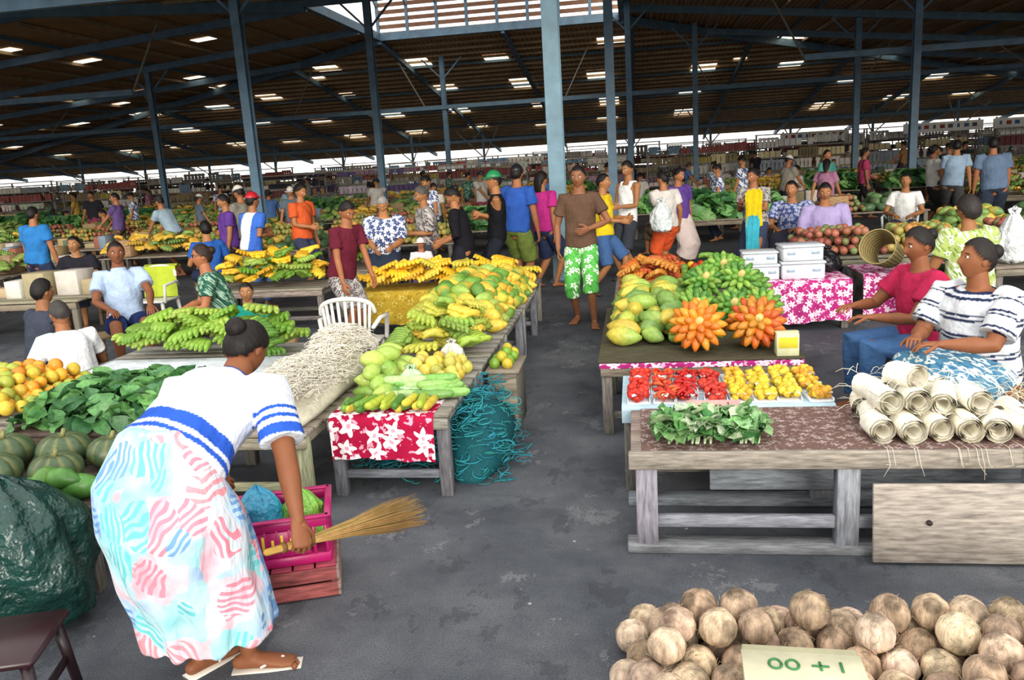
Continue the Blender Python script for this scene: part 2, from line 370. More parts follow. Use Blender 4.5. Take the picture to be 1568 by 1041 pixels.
def person(name,pos,rot=0,h=1.65,fat=1.0,skin=None,hair='short',hc='120d0b',cap=None,hips=(0,0,.9),neck=(0,.01,1.42),twist=0,
           feet=None,fz=0,hands=None,elb=None,knee=None,look=(0,0),shirt='8899aa',sleeve=.62,shirtmat=None,
           lower='shorts',lcol='333a55',lmat=None,vox=.012,curl=.4,shoe=None,toes=False,palm=None,headoff=(0,-.02,.165),vest=False,collar=None,shirtcol=None,det=1,hem=-.09,hem2=.05,flare=1,legfrac=None,skirtw=1.0,make=True,footdir=None,skirtpath=None,stool=0,specs=False):
    sk=skin or jit(SKIN,.15);mb=MB()
    if feet is None:
        sw=rng.choice((-1,1));st_=rng.uniform(.04,.17)
        feet=((.11,-st_*sw),(-.11,st_*sw))
        if abs(hips[0])<.001: hips=(.03*sw,hips[1],hips[2]-.012);neck=(neck[0]-.015*sw,neck[1],neck[2])
        if twist==0: twist=rng.uniform(-.22,.22)
    if hands is None:
        hands=rng.choice((((.27,-.05,.80),(-.26,-.10,.82)),((.24,-.16,.84),(-.27,.04,.81)),((.16,-.26,1.0),(-.27,-.03,.80)),((.27,-.02,.80),(-.14,-.28,1.04))))
    H=np.array(hips,float);K=np.array(neck,float);T=nrm(K-H);Ln=np.linalg.norm(K-H)
    tw=rz(twist);Lt=tw@np.array((1.,0,0));f=fat
    at=lambda u:H+T*(Ln*u)
    f2=1+(f-1)*1.3
    us=[-.20,-.08,.05,.3,.55,.8,.93,1.0,1.12]
    RA=[.09*f,.150*f,.160*f,.135*f2,.150*f,.165*f,.13*f,.066,.056];RB=[.07*f,.105*f,.112*f,.100*f2,.112*f2,.105*f,.078*f,.060,.055]
    cov=.86 if shirt is not None and not vest else .97
    hs=.66 if skirtpath else 1
    q=[cov*hs]*3+[cov*(1 if hs==1 else .8)]+[cov]*2+[.93,1,1]
    hc_=K+np.array(headoff)
    yaw,pit=look;Rh=rz(yaw)@rx(pit)
    pts=[at(u) for u in us];pts[-1]=K+(hc_-K)*.5
    pts[-2]=K+T*.0
    parts=[loft(pts,[a*b for a,b in zip(RA,q)],[a*b for a,b in zip(RB,q)],lat=Lt,n=16,cap='round')]
    parts.append(loft([K-T*.02,K+(hc_-K)*.62],[.06,.054],n=12,cap='round'))
    sh=[];el=[];wr=[]
    for i,s in enumerate((1,-1)):
        S=K-T*.055+Lt*s*(.150*f+.02);E,Wp=ik(S,hands[i],.29,.26,(elb[i] if elb else (s*.35,.9,-.2)))
        sh.append(S);el.append(E);wr.append(Wp)
        parts.append(loft([S-Lt*s*.06,S,S+(E-S)*.45,E,E+(Wp-E)*.35,Wp],[.045*f,.053*f,.046*f,.037*f,.037*f,.025],n=12,cap='round'))
        d=Wp-E
        pn=(-s,0,0) if palm is None else palm[i]
        hand(mb,Wp,d,pn,(0,-1,.3),1.0,sk,curl if not isinstance(curl,tuple) else curl[i],det)
    hp=[];kn=[];an=[]
    for i,s in enumerate((1,-1)):
        J=H-T*.05*(hs if hs==1 else .4)+Lt*s*.088*f*(1 if hs==1 else .8);Ak=np.array((feet[i][0],feet[i][1],fz+.085));Kn,Ak=ik(J,Ak,.435,.425,(knee[i] if knee else (s*.05,-1,0)))
        hp.append(J);kn.append(Kn);an.append(Ak)
        parts.append(loft([J,J+(Kn-J)*.35,Kn,Kn+(Ak-Kn)*.3,Kn+(Ak-Kn)*.65,Ak],[.085*f*hs,.080*f*hs,.054*f,.053*f,.042*f,.034],n=12,cap='round'))
        fd=nrm(footdir[i]) if footdir else nrm((s*.18,-1,0));z0=fz;Pf=[Ak+fd*-.045,Ak+fd*.0,Ak+fd*.07,Ak+fd*.13,Ak+fd*.165]
        Pf=[np.array((p[0],p[1],z0+zz)) for p,zz in zip(Pf,(.036,.042,.032,.022,.017))]
        parts.append(loft([np.array((Ak[0],Ak[1],Ak[2]+.02)),np.array((Ak[0],Ak[1],z0+.04))],[.034,.032],n=10,cap='round'))
        fp=loft(Pf,[.028,.034,.042,.046,.040],[.030,.036,.028,.019,.014],lat=np.cross(fd,(0,0,1)),n=12,cap='round')
        if shoe and shoe!='flip': mb.add(xf(fp,None,(0,0,.004)),shoe,4)
        else: parts.append(fp)
        if toes:
            lt=np.cross(fd,(0,0,1));
            for t in range(5):
                o=(t-2)*.0175*s;rr=.013 if t==0 else .0095
                b=Ak+fd*(.185-.008*abs(t-1))+lt*o;mb.add(sphere((b[0],b[1],z0+.014),(rr,rr*1.2,rr),8,6),sk,0)
        if shoe=='flip':
            P0=Ak-fd*.07;P1=Ak+fd*.2;mb.add(loft([(P0[0],P0[1],z0+.004),((P0+P1)/2*np.array((1,1,0))+np.array((0,0,z0+.004))),(P1[0],P1[1],z0+.004)],[.038,.045,.040],[.007]*3,lat=np.cross(fd,(0,0,1)),n=14),'d9d2c6',4)
            m_=Ak+fd*.13;lt=np.cross(fd,(0,0,1))
            for e in(-1,1): mb.add(loft([(m_[0],m_[1],z0+.04),tuple((Ak+fd*.05+lt*e*.045)[:2])+(z0+.03,)],.005,n=6,cap='round'),'e9e4da',4)
    mb.add(tri2vox(parts,vox,2),sk,0)
    if shirt is not None:
        ex=.020
        us2=[hem,hem2,.3,.55,.8,.93,.985];A=[.165*f*flare,.165*f*flare,.146*f2*(1+(flare-1)*.7),.156*f,.165*f,.135*f,.088]
        B=[.118*f*flare,.122*f*flare,.112*f2*(1+(flare-1)*.7),.120*f2,.110*f,.085*f,.078]
        if vest: us2=[hem,.05,.3,.55,.78,.9];A=[.155*f,.155*f,.14*f2,.146*f,.135*f,.09*f];B=[.112*f,.115*f,.106*f2,.112*f2,.106*f,.085*f]
        g=[loft([at(u) for u in us2],[a+ex*.7 for a in A],[b+ex*.7 for b in B],lat=Lt,n=20)]
        if vest:
            for s in(-1,1): g.append(loft([at(.8)+Lt*s*.08*f,at(1.0)+Lt*s*.085*f],[.035,.03],[.10*f,.075*f],lat=Lt,n=10))
        for i,s in enumerate((1,-1)):
            if sleeve<=0 or vest: continue
            S,E,Wp=sh[i],el[i],wr[i]
            if sleeve<=1: P=[S-Lt*s*.08+T*.0,S+Lt*s*.005,S+(E-S)*sleeve*.5,S+(E-S)*sleeve];r=[.055*f+.01,.068*f,.070*f,.068*f+.006]
            else: P=[S-Lt*s*.08,S+Lt*s*.005,S+(E-S)*.5,E,E+(Wp-E)*(sleeve-1)];r=[.055*f+.01,.068*f,.062*f,.052*f,.042]
            g.append(loft(P,r,n=14))
        VF=tri2vox(g,vox,2,.0055);info=dict(H=H,K=K,T=T,Ln=Ln,sh=sh,el=el,wr=wr,Lt=Lt)
        mb.add(VF,shirtcol(VF[0],info) if shirtcol else shirt,2)
        if collar: mb.add(loft([K-T*.035,K+T*.02],[.088,.07],[.08,.068],lat=Lt,n=16),collar,4)
    if lower in('shorts','trousers'):
        g=[loft([at(.2),at(.05),at(-.1),at(-.2)],[.148*f2,.166*f,.165*f,.12*f],[.108*f2,.12*f,.12*f,.09*f],lat=Lt,n=18)]
        lf=legfrac if legfrac else (.95 if lower=='shorts' else 1.92)
        for i in(0,1):
            J,Kn,Ak=hp[i],kn[i],an[i]
            if lf<=1: P=[J,J+(Kn-J)*.4,J+(Kn-J)*lf];r=[.098*f,.102*f,.098*f]
            else: P=[J,J+(Kn-J)*.4,Kn,Kn+(Ak-Kn)*(lf-1)];r=[.098*f,.100*f,.086*f,.068 if lf>1.5 else .092*f]
            g.append(loft(P,r,n=14))
        mb.add(tri2vox(g,vox,2,.005),lcol,3)
    if lower in('skirt','sarong'):
        km=(kn[0]+kn[1])/2;am=(an[0]+an[1])/2;lf=legfrac or (.85 if lower=='sarong' else .45)
        w=np.linalg.norm(kn[0]-kn[1])/2
        P=[at(.22),at(.02),(at(-.12)*.5+km*.5)+(0),km,km+(am-km)*lf*.5,km+(am-km)*lf]
        A=[.15*f2,.178*f,.19*f*skirtw,max(.17*f,w+.075)*skirtw,max(.17*f,w+.07)*skirtw*1.03,max(.17*f,w+.07)*skirtw*1.08]
        B=[.11*f2,.13*f,.14*f,.115*f*skirtw,.125*f*skirtw,.14*f*skirtw];fo=None
        if skirtpath: P,A,B=skirtpath;fo=(P[-1][0],P[-1][1],P[-1][2],P[2][2],.011)
        mb.add(tri2vox([loft(P,A,B,lat=(1,0,0) if skirtpath else Lt,n=28)],vox,2,.005,7,fo),lcol,3)
    head(mb,hc_,Rh,sk,hair,hc,cap=cap,S=48 if det else 28,G=32 if det else 20)
    if specs:
        for s in(-1,1): mb.add(xf(sphere((s*.031,-.092,.014),(.022,.004,.016),12,8),Rh,hc_),'151515',4)
        mb.add(xf(loft([(-.078,.0,.016),(-.06,-.075,.018),(0,-.096,.018),(.06,-.075,.018),(.078,0,.016)],.003,n=5),Rh,hc_),'151515',4)
    if stool:
        mb.add(box((0,.02,hips[2]-.13),(.4,.36,.035)),'7a6a52',4)
        for a in(-1,1):
            for b in(-1,1): mb.add(box((a*.16,.02+b*.14,(hips[2]-.14)/2),(.04,.04,hips[2]-.15)),'6a5a48',4)
    mats=[M_skin,M_hair,shirtmat or M_cloth,lmat or M_cloth,M_plas]
    k=h/1.70
    mb.v=[v*k for v in mb.v]
    me=mb.mesh(name,mats)
    if not make: return me
    PEOPLE.append(pos)
    return place(me,name,(pos[0],pos[1],0),rot)
D2=math.radians
def W(t,D):
    lat=t*D;return (.988*lat-.156*D,.156*lat+.988*D)
HOLD=((.10,-.30,1.08),(-.10,-.28,1.05))
CROSS=((-.06,-.20,1.14),(.06,-.22,1.18))
SIT=dict(hips=(0,0,.50),neck=(0,-.05,1.01),feet=((.13,-.44),(-.13,-.42)),hands=((.13,-.34,.66),(-.13,-.32,.66)),elb=((.6,.6,-.3),(-.6,.6,-.3)),knee=((.1,-1,1),(-.1,-1,1)),palm=((0,0,-1),(0,0,-1)))
LOW=dict(SIT);LOW.update(hips=(0,0,.36),neck=(0,-.10,.86),hands=((.13,-.34,.58),(-.13,-.36,.56)),feet=((.15,-.48),(-.15,-.46)))
P=person
def bench(x,y,rot,z=.42,w=.5,d=.3,name='wooden_bench'):
    mb=MB();z=z-.035
    for i in(-1,0,1): mb.add(box((0,i*d/3,z-.015),(w,d/3-.008,.03)),jit('8d7458'))
    for a in(-1,1):
        for b in(-1,1): mb.add(box((a*(w/2-.04),b*(d/2-.04),z/2-.015),(.045,.045,z-.03)),jit('7b6650'))
    for a in(-1,1): mb.add(box((a*(w/2-.04),0,z*.4),(.03,d-.08,.04)),jit('7b6650'))
    mb.obj(name,M_wood,(x,y,0),rot)
def chair(x,y,rot,col='dcdad4'):
    mb=MB();z=.41
    mb.add(box((0,0,z),(.44,.42,.025),ch=.01),col)
    for a in(-1,1):
        for b in(-1,1): mb.add(loft([(a*.23,b*.22,0),(a*.19,b*.17,z)],[.02,.024],n=8),col)
        mb.add(loft([(a*.24,-.18,z),(a*.26,-.18,z+.2),(a*.26,.1,z+.22),(a*.22,.2,z+.16)],[.02]*4,n=8,cap='round'),col)
    n=9
    arc=[(math.sin(t)*.23,.14+.07*math.cos(t),z+.24+.17*math.cos(t)**.5 if math.cos(t)>0 else z+.24) for t in np.linspace(-1.5,1.5,15)]
    mb.add(loft(arc,.02,n=8,cap='round'),col)
    mb.add(loft([(-.2,.17,z+.02),(0,.21,z+.04),(.2,.17,z+.02)],.018,n=8,cap='round'),col)
    for i in range(n):
        t=-1.1+2.2*i/(n-1);mb.add(loft([(math.sin(t)*.19,.18+.03*math.cos(t),z+.03),(math.sin(t)*.225,.15+.06*math.cos(t),z+.24+.17*math.cos(t)**.5)],[.014,.014],[.006,.006],n=6),col)
    mb.obj('plastic_chair',M_plas,(x,y,0),rot)

# --- foreground sweeping woman (bends away from the camera)
def polo(V,i):
    C=np.tile(np.array(hx('d6dbe3')),(len(V),1))
    bl=np.array(hx('2b55b8'))
    u=((V-i['H'])@i['T'])/i['Ln']
    C[(u>.10)&(u<.145)]=bl
    C[(u>.19)&(u<.33)]=bl
    for k in(0,1):
        S,E=i['sh'][k],i['el'][k];d=E-S;L=np.linalg.norm(d);w=(V-S)@(d/L)/L;r=np.linalg.norm((V-S)-np.outer(w*L,d/L),axis=1)
        m=(r<.1)&(u>.45)
        C[m]=hx('d6dbe3')
        m=r<.1
        C[m&(w>.62)&(w<.78)]=bl;C[m&(w>.36)&(w<.41)]=bl;C[m&(w>.48)&(w<.54)]=bl
    return C
fw_pos=(-1.72,2.56)
k0=1.64/1.7
def wl(p,z): return ((-(p[0]-fw_pos[0]))/k0,(-(p[1]-fw_pos[1]))/k0,z/k0)
SPP=[wl((-1.655,2.69),.94),wl((-1.685,2.58),.89),wl((-1.695,2.52),.80),wl((-1.685,2.52),.67),wl((-1.67,2.56),.48),wl((-1.655,2.59),.33),wl((-1.65,2.60),.18)]
person('woman_sweeping',fw_pos,math.pi,h=1.64,fat=1.17,skin='7d4c30',hair='bun',hips=wl((-1.69,2.55),.86),neck=wl((-1.585,2.92),1.07),
  headoff=(-.01,-.12,.105),look=(D2(-12),D2(38)),
  feet=(wl((-1.70,2.60),0)[:2],wl((-1.51,2.62),0)[:2]),footdir=((-.45,-.85,0),(-1,-.25,0)),
  hands=(wl((-1.78,2.98),.64),wl((-1.235,2.60),.615)),elb=((.5,.5,0),(-.4,.6,-.2)),palm=((1,0,0),(.76,-.65,-.2)),curl=(.4,1.05),
  shirt='eef1f6',shirtcol=polo,sleeve=.80,lower='sarong',lmat=M_sarong,vox=.0075,toes=True,shoe='flip',collar='2b55b8',hem=.04,hem2=.14,flare=1.12,
  skirtpath=(SPP,[.175,.215,.25,.27,.272,.27,.275],[.125,.17,.20,.22,.225,.21,.20]))
# broom
mb=MB();C0=np.array((-1.232,2.592,.545));ax=nrm((.64,.74,-.08));a=C0-ax*.13;b=C0+ax*.05;tip=C0+ax*.50
mb.add(loft([a,b],[.013,.017],n=10,cap='round'),'9a7a3a')
for q in(.35,.95):
    p=a+(b-a)*q;mb.add(loft([p-ax*.008,p+ax*.008],.020,n=12),'6a4a2a')
for i in range(700):
    th=rng.uniform(0,6.28);r=math.sqrt(rng.random());s=np.cross(ax,(0,0,1));u=np.array((0,0,1.))
    o=s*math.cos(th)*r+u*math.sin(th)*r*.75
    p0=a+o*.012;p1=b+o*.019;ln=rng.uniform(.7,1.05);p2=b+(tip-b)*.5*ln+o*.042;p3=b+(tip-b)*ln+o*.085
    mb.add(loft([p0,p1,p2,p3],[.0013,.0013,.0012,.0006],n=3),jit('ac8a54',.3))
mb.obj('coconut_rib_broom',M_fib)

# --- men and women near the stalls
P('man_brown_tshirt',(-.60,9.1),D2(-4),h=1.76,shirt='5b4538',lower='shorts',lmat=M_limefl,legfrac=1.22,fat=.98,vox=.009,skin='85573b',hair='short',hands=((.12,-.22,1.06),(-.24,-.06,.84)),elb=((.9,.5,-.2),(-.6,.6,0)),toes=True,feet=((.13,-.14),(-.09,.14)),look=(D2(-5),D2(5)))
P('man_yellow_tshirt',W(.120,11.0),D2(75),h=1.62,shirt='d8b824',lower='shorts',lcol='3d5a86',hands=HOLD,shoe='4a3a30',feet=((.11,-.22),(-.11,.2)))
P('man_white_tank_top',W(.150,12.2),D2(-40),h=1.76,shirt='dededc',vest=True,lcol='34383f',hands=HOLD,shoe='333333',look=(0,D2(15)))
P('woman_holding_bag',W(.194,12),D2(-150),h=1.58,fat=1.1,shirt='c8c2bc',lower='shorts',lcol='d0542e',hair='bun',hands=((.12,-.1,1.3),(-.3,-.05,.85)),look=(.4,D2(10)))
P('woman_purple_tshirt',W(.212,12.7),D2(50),h=1.60,fat=1.1,shirt='5a3f86',lower='skirt',lcol='c9b9b4',hair='bun',look=(0,.2))
P('woman_with_towels',W(.303,11.4),D2(-30),h=1.56,fat=1.1,shirtmat=M_greyprint,lower='skirt',lcol='3a4258',hair='bun',hands=((.1,-.3,1.18),(-.1,-.3,1.2)),look=(-.3,.15))
P('man_maroon_tshirt',(-3.02,8.15),D2(60),h=1.58,shirt='5e1f2e',lower='shorts',lmat=M_greyprint,hands=((.15,-.3,.82),(-.2,-.2,.8)),neck=(0,-.10,1.40),look=(0,D2(32)),vox=.010)
P('woman_navy_floral_blouse',(-3.12,10.0),D2(12),h=1.55,fat=1.3,shirtmat=M_bluefl,hair='short',hc='8a8680',lower='skirt',lcol='303848',neck=(0,-.10,1.40),look=(0,D2(35)),vox=.010,sleeve=.85,hands=((.12,-.35,1.0),(-.12,-.34,.98)))
P('elderly_woman_grey_blouse',(-2.66,10.45),D2(-55),h=1.62,fat=1.12,shirtmat=M_greyprint,hair='bun',hc='4a4644',lower='skirt',lcol='40404a',sleeve=.9,look=(0,D2(20)),hands=HOLD,neck=(0,-.05,1.41))
P('woman_black_blouse',(-2.14,10.2),D2(-80),h=1.60,fat=1.05,shirt='1c1b20',hair='bun',lower='skirt',lcol='24242c',look=(0,D2(38)),sleeve=1.3,hands=((.12,-.33,.95),(-.12,-.3,.98)),neck=(0,-.10,1.40))
P('child_white_sun_hat',(-2.62,9.78),D2(10),h=1.0,shirt='d8c8c8',cap='e0dcd4',hair='short',lower='shorts',lcol='6a5a7a')
P('man_green_cap',W(-.010,10.75),D2(-70),h=1.74,shirt='17181c',vest=True,cap='1f7a4a',lower='trousers',lcol='1f222a',hands=CROSS,hair='short',fat=.97,vox=.010)
P('man_blue_tshirt',W(.016,11.6),D2(165),h=1.80,fat=1.15,shirt='2f55a4',cap='1b1b20',lower='shorts',lcol='6a7a3a')
P('woman_pink_tshirt',W(.047,12.0),D2(140),h=1.68,fat=1.1,shirt='b02e7c',hair='long',lower='shorts',lcol='2c3550')
P('man_orange_tshirt',W(-.245,13.2),D2(70),h=1.70,fat=1.1,shirt='cc5a30',hair='afro',lower='shorts',lcol='3a3f55',look=(0,.3))
P('man_red_cap',W(-.312,11.6),D2(150),h=1.68,shirt='e6e9f2',cap='b01f2a',lower='trousers',lcol='4a6a9a',hands=HOLD,neck=(0,-.12,1.38),
  shirtcol=lambda V,i:np.where((np.abs(V[:,0])>.11)[:,None],np.array(hx('3a63b8')),np.array(hx('dcdee2'))))
P('man_purple_tshirt',W(-.336,12.9),D2(-60),h=1.62,fat=1.1,shirt='5e3a88',lower='shorts',lcol='333333',look=(0,.25))
P('seated_man_navy_tshirt',W(-.362,11.6),D2(-140),h=1.7,shirt='2a57a0',lower='shorts',lcol='333a55',**SIT)
bench(*W(-.362,11.6),D2(-140))
P('man_blue_tshirt_back',W(-.569,12.2),D2(170),h=1.62,fat=1.15,shirt='2f74b4',lower='shorts',lcol='2d3550',hair='short')
P('seated_woman_black_top',W(-.522,11.2),D2(15),h=1.6,fat=1.1,shirt='24232a',lower='skirt',lcol='40404c',hair='bun',**SIT)
bench(*W(-.522,11.2),D2(15))
P('seated_policeman',(-5.20,7.6),D2(38),h=1.72,fat=1.08,shirt='a3b6d0',lower='shorts',lcol='1d2a50',collar='a3b6d0',vox=.009,hair='short',skin='7a4a30',shoe='20202a',
  **{**SIT,'neck':(0,.06,1.0),'hands':((.20,-.40,.66),(-.16,-.34,.66))})
bench(-5.20,7.6,D2(38),.42,.6,.36)
P('seated_woman_green_blouse',(-4.10,7.6),D2(-60),h=1.66,fat=1.15,shirtmat=M_greenprint,lower='skirt',lcol='5a5a48',hair='bun',hc='2b1d16',vox=.010,specs=True,**{**SIT,'neck':(0,-.14,.98),'hands':((.15,-.42,.62),(-.13,-.44,.6))})
bench(-4.10,7.6,D2(-60))
P('seated_man_dark_shirt',(-5.15,6.25),D2(160),h=1.64,fat=1.05,shirt='3a3f4c',lower='shorts',lcol='272a36',sleeve=.1,vox=.010,**LOW)
bench(-5.15,6.25,D2(160),.28)
P('crouching_man_white_shirt',(-4.50,5.85),D2(-125),h=1.6,fat=1.1,shirt='dddfe2',lower='shorts',lcol='2a2f40',vox=.010,hc='3a3633',look=(0,.4),**{**LOW,'hips':(0,0,.28),'neck':(0,-.22,.74),'feet':((.15,-.42),(-.15,-.40)),'hands':((.15,-.48,.42),(-.15,-.48,.42))})
bench(-4.50,5.85,D2(-125),.2)
P('seated_child_teal_top',(-3.42,6.75),D2(20),h=1.25,shirt='1f8a7a',lower='shorts',lcol='333333',hair='short',vox=.010,**SIT)
bench(-3.42,6.75,D2(20),.30,.4)
def stripes(V,i):
    C=np.tile(np.array(hx('d4d8dd')),(len(V),1));u=((V-i['H'])@i['T'])/i['Ln'];n=np.array(hx('26304e'))
    a=np.mod(u*4.4,1);C[(a<.13)|((a>.24)&(a<.34))]=n
    for k in(0,1):
        S,E=i['sh'][k],i['el'][k];d=E-S;L=np.linalg.norm(d);w=(V-S)@(d/L)/L;r=np.linalg.norm((V-S)-np.outer(w*L,d/L),axis=1);m=(r<.1)&(w>.05)
        C[m]=hx('d4d8dd');a=np.mod(w*2.8,1);C[m&((a<.14)|((a>.26)&(a<.36)))]=n
    return C
P('seated_woman_striped_shirt',(1.98,5.0),D2(-62),h=1.66,fat=1.38,shirt='e9ecef',shirtcol=stripes,lower='skirt',lmat=M_blueprint,hair='bun',hc='1d1714',vox=.009,skin='8a5638',skirtw=1.1,
  **{**SIT,'hands':((.12,-.44,.74),(-.08,-.42,.74)),'feet':((.18,-.46),(-.15,-.42))},look=(D2(-22),D2(-8)),sleeve=.8)
bench(1.98,5.0,D2(-62),.42,.5,.4)
P('seated_woman_pink_tshirt',(1.92,5.76),D2(-80),h=1.66,fat=1.2,shirt='b22a4e',lower='trousers',lcol='4a6f9f',hair='bun',hc='15100e',vox=.010,skin='8a5638',
  **{**SIT,'hands':((.10,-.42,.72),(-.14,-.44,.76))},look=(D2(5),D2(8)))
bench(1.92,5.76,D2(-80),.42,.5,.4)
P('seated_vendor_headwrap',(3.0,7.9),D2(-160),h=1.7,fat=1.3,shirtmat=flowermat('green_white_wrap','a4b46a','dadfd0','6f8f3a',12,.3),hair='turban',hc='2a2422',lower='skirt',lcol='30402c',vox=.011,**SIT)
bench(3.0,7.9,D2(-160))
P('seated_man_lilac_shirt',W(.389,10.9),D2(-10),h=1.76,fat=1.25,shirt='9f92bc',lower='trousers',lcol='3a3a48',vox=.011,sleeve=1.4,look=(0,.25),**SIT);bench(*W(.389,10.9),D2(-10))
P('seated_woman_blue_print',W(.350,11.9),D2(-25),h=1.76,fat=1.25,shirtmat=M_purpleprint,lower='skirt',lcol='3a3a48',vox=.011,hair='bun',**SIT);bench(*W(.350,11.9),D2(-25))
P('seated_man_white_shirt',W(.487,13.2),D2(-20),h=1.7,shirt='d4d4d2',lower='shorts',lcol='3a3a48',**SIT);chair(*W(.482,13.25),D2(-20),'c8d2cc')
P('man_slate_shirt',W(.592,14.7),D2(170),h=1.76,fat=1.25,shirt='5d7088',lower='shorts',lcol='333a48')
P('man_sky_blue_shirt',W(.546,16.5),D2(160),h=1.74,fat=1.1,shirt='90a6bc',lower='shorts',lcol='444444')
P('woman_white_blouse',W(.520,17.2),D2(100),h=1.66,fat=1.1,shirt='d0cec8',lower='skirt',lcol='333333',hair='bun')
P('man_teal_shirt',W(.391,19),D2(30),h=1.68,fat=1.1,shirt='4f958c',lower='shorts',lcol='333333')
P('woman_rose_shirt',W(.436,20),D2(90),h=1.66,fat=1.1,shirt='a84060',lower='skirt',lcol='333333',hair='bun')
chair(-2.42,6.62,D2(185))

# --- crowd variants (linked meshes)
cr=[]
pal=['9a4640','4a6a9e','c6c2bc','26262c','a88c40','4f7f5c','5e4a7a','a0708a','7f8f9f','90a4b2','7a3838','4a5a3a','a0744a','c8c2b4','385078','6f6a60','b0aca6','33363c','8a8478','5a6672']
fl=[M_bluefl,M_greyprint,M_purpleprint,M_greenprint]
for i,c in enumerate(pal):
    kw=dict(h=1.7,vox=.02,det=0,make=False,shirt=c,skin=jit(SKIN,.2),fat=rng.uniform(1,1.25),lower=rng.choice(['shorts','trousers','skirt']),lcol=rng.choice(['2d3448','3a3a3e','5a4a3a','4a6288','7a3a4a']),hair=rng.choice(['short','bun','short','long']),cap=rng.choice([None,None,None,'d0ccc4','2a2a30']),hands=rng.choice([None,HOLD,((.12,-.25,1.1),(-.27,-.05,.8)),((.15,-.4,.95),(-.15,-.38,.9))]),look=(rng.uniform(-.6,.6),rng.uniform(0,.6)))
    if i%5==0: kw.update(shirtmat=fl[i//5])
    if i%3==2: kw.update(SIT);kw.update(stool=1)
    elif i%4==1: kw.update(neck=(0,-.22,1.36),hands=((.15,-.55,.85),(-.15,-.52,.85)))
    elif i%4==3: kw.update(feet=((.1,-.28),(-.1,.28)),hands=((.26,.14,.84),(-.25,-.2,.86)))
    cr.append(person('market_shopper',(0,0),**kw))

# ------------------------------------------------------------ produce templates
def T_banana(L=.17,r=.022,curve=.9,n=6,m=7):
    Pp=[];R=[]
    for i in range(m):
        t=i/(m-1);a=(t-.5)*curve;Pp.append((L/curve*math.sin(a),0,L/curve*(math.cos(a)-math.cos(curve/2))))
        R.append(r*[.45,.85,1,1.05,1,.8,.3][int(t*6+.01)])
    return loft(Pp,R,n=n)
BAN=T_banana()
def T_bunch(nf=6,rows=2,L=.15,seed=0):
    r=random.Random(seed);V=[];F=[];n=0
    for row in range(rows):
        for i in range(nf):
            a=(i-(nf-1)/2)*.13+r.uniform(-.03,.03)
            v,f=xf(T_banana(L*r.uniform(.92,1.08),.0225,1.0),None,(L*.52,0,0))
            v=v@ry(-.2+row*.4).T@rz(a).T+np.array((0,(i-(nf-1)/2)*.022,.03+row*.036))
            V.append(v);F+=[[k+n for k in q] for q in f];n+=len(v)
    v,f=loft([(-.02,0,.035),(.03,0,.045)],[.03,.055],[.014,.026],lat=(0,1,0),n=8);V.append(v);F+=[[k+n for k in q] for q in f]
    return np.concatenate(V),F
BUN=[T_bunch(seed=i) for i in range(4)]
def T_papaya():
    zs=np.linspace(-1,1,9);Pp=[(0.10*z,0,0) for z in zs];R=[.012,.036,.05,.056,.057,.052,.042,.028,.008]
    return loft(Pp,R,n=10)
PAP=T_papaya();ORB=sphere((0,0,0),1,10,7)
def T_leaf():
    V=[];F=[];m,n=7,5
    for i in range(m):
        t=i/(m-1);w=.055*math.sin(math.pi*min(1,t*.93+.07))**.7*(1.15-.5*t)
        for j in range(n):
            s=(j-(n-1)/2)/((n-1)/2);V.append((.18*t-.09,s*w,.02*math.sin(t*3)+.014*abs(s)-.006*math.sin(t*12+s*2)))
    for i in range(m-1):
        for j in range(n-1): q=i*n+j;F.append((q,q+1,q+n+1,q+n))
    return np.array(V),F
LEAF=T_leaf()
CUC=loft([(-.11,0,.004),(-.09,0,0),(-.03,0,-.004),(.03,0,-.004),(.09,0,0),(.11,0,.004)],[.012,.022,.026,.026,.022,.01],n=9)
def heap(mb,tm,x0,x1,y0,y1,z,h,cols,step,layers=3,sc=1,jz=.3,mat=0,stepy=None,rot=None,tilt=.25,base=None):
    stepy=stepy or step;b=base if base is not None else step*.35
    for l in range(layers):
        k=l/max(1,layers)*.42;cx,cy=(x0+x1)/2,(y0+y1)/2;ax,ay=(x1-x0)/2*(1-k),(y1-y0)/2*(1-k)
        nx=max(1,int(2*ax/step));ny=max(1,int(2*ay/stepy))
        for i in range(nx):
            for j in range(ny):
                x=cx-ax+(i+.5)*2*ax/nx+rng.uniform(-.25,.25)*step;y=cy-ay+(j+.5)*2*ay/ny+rng.uniform(-.25,.25)*stepy
                zz=z+b+h*l/max(1,layers)+rng.uniform(0,jz)*h/max(1,layers)
                a=rng.uniform(0,6.28) if rot is None else rot+rng.uniform(-.3,.3)
                t=tm[rng.randrange(len(tm))] if isinstance(tm,list) else tm
                R=rz(a)@ry(rng.uniform(-tilt,tilt))@rx(rng.uniform(-tilt,tilt)*2)
                c=np.array(jit(rng.choice(cols),.15));V=np.asarray(t[0]);C=np.tile(c,(len(V),1))
                if t is PAP and rng.random()<.6:
                    c2=np.array(jit(rng.choice(cols),.1));w=np.clip(.5+V[:,0:1]*9,0,1);C=C*(1-w)+c2*w
                mb.add(xf(t,R,(x,y,zz),sc*rng.uniform(.88,1.12)),C,mat)
GB=['66902e','7ca03a','90a846'];YB=['e8b828','f0c43a','dcac2a'];PG=['6a963c','8ea84a','c4b440','e2ac38','5c8838','dcbc46'];OR=['dc9c2e','ccac38','9ca43e','d88828']
LG=['3f6c40','4f8048','629452','35643a']
def heapobj(name,mats,fn):
    mb=MB();fn(mb);return mb.obj(name,mats)
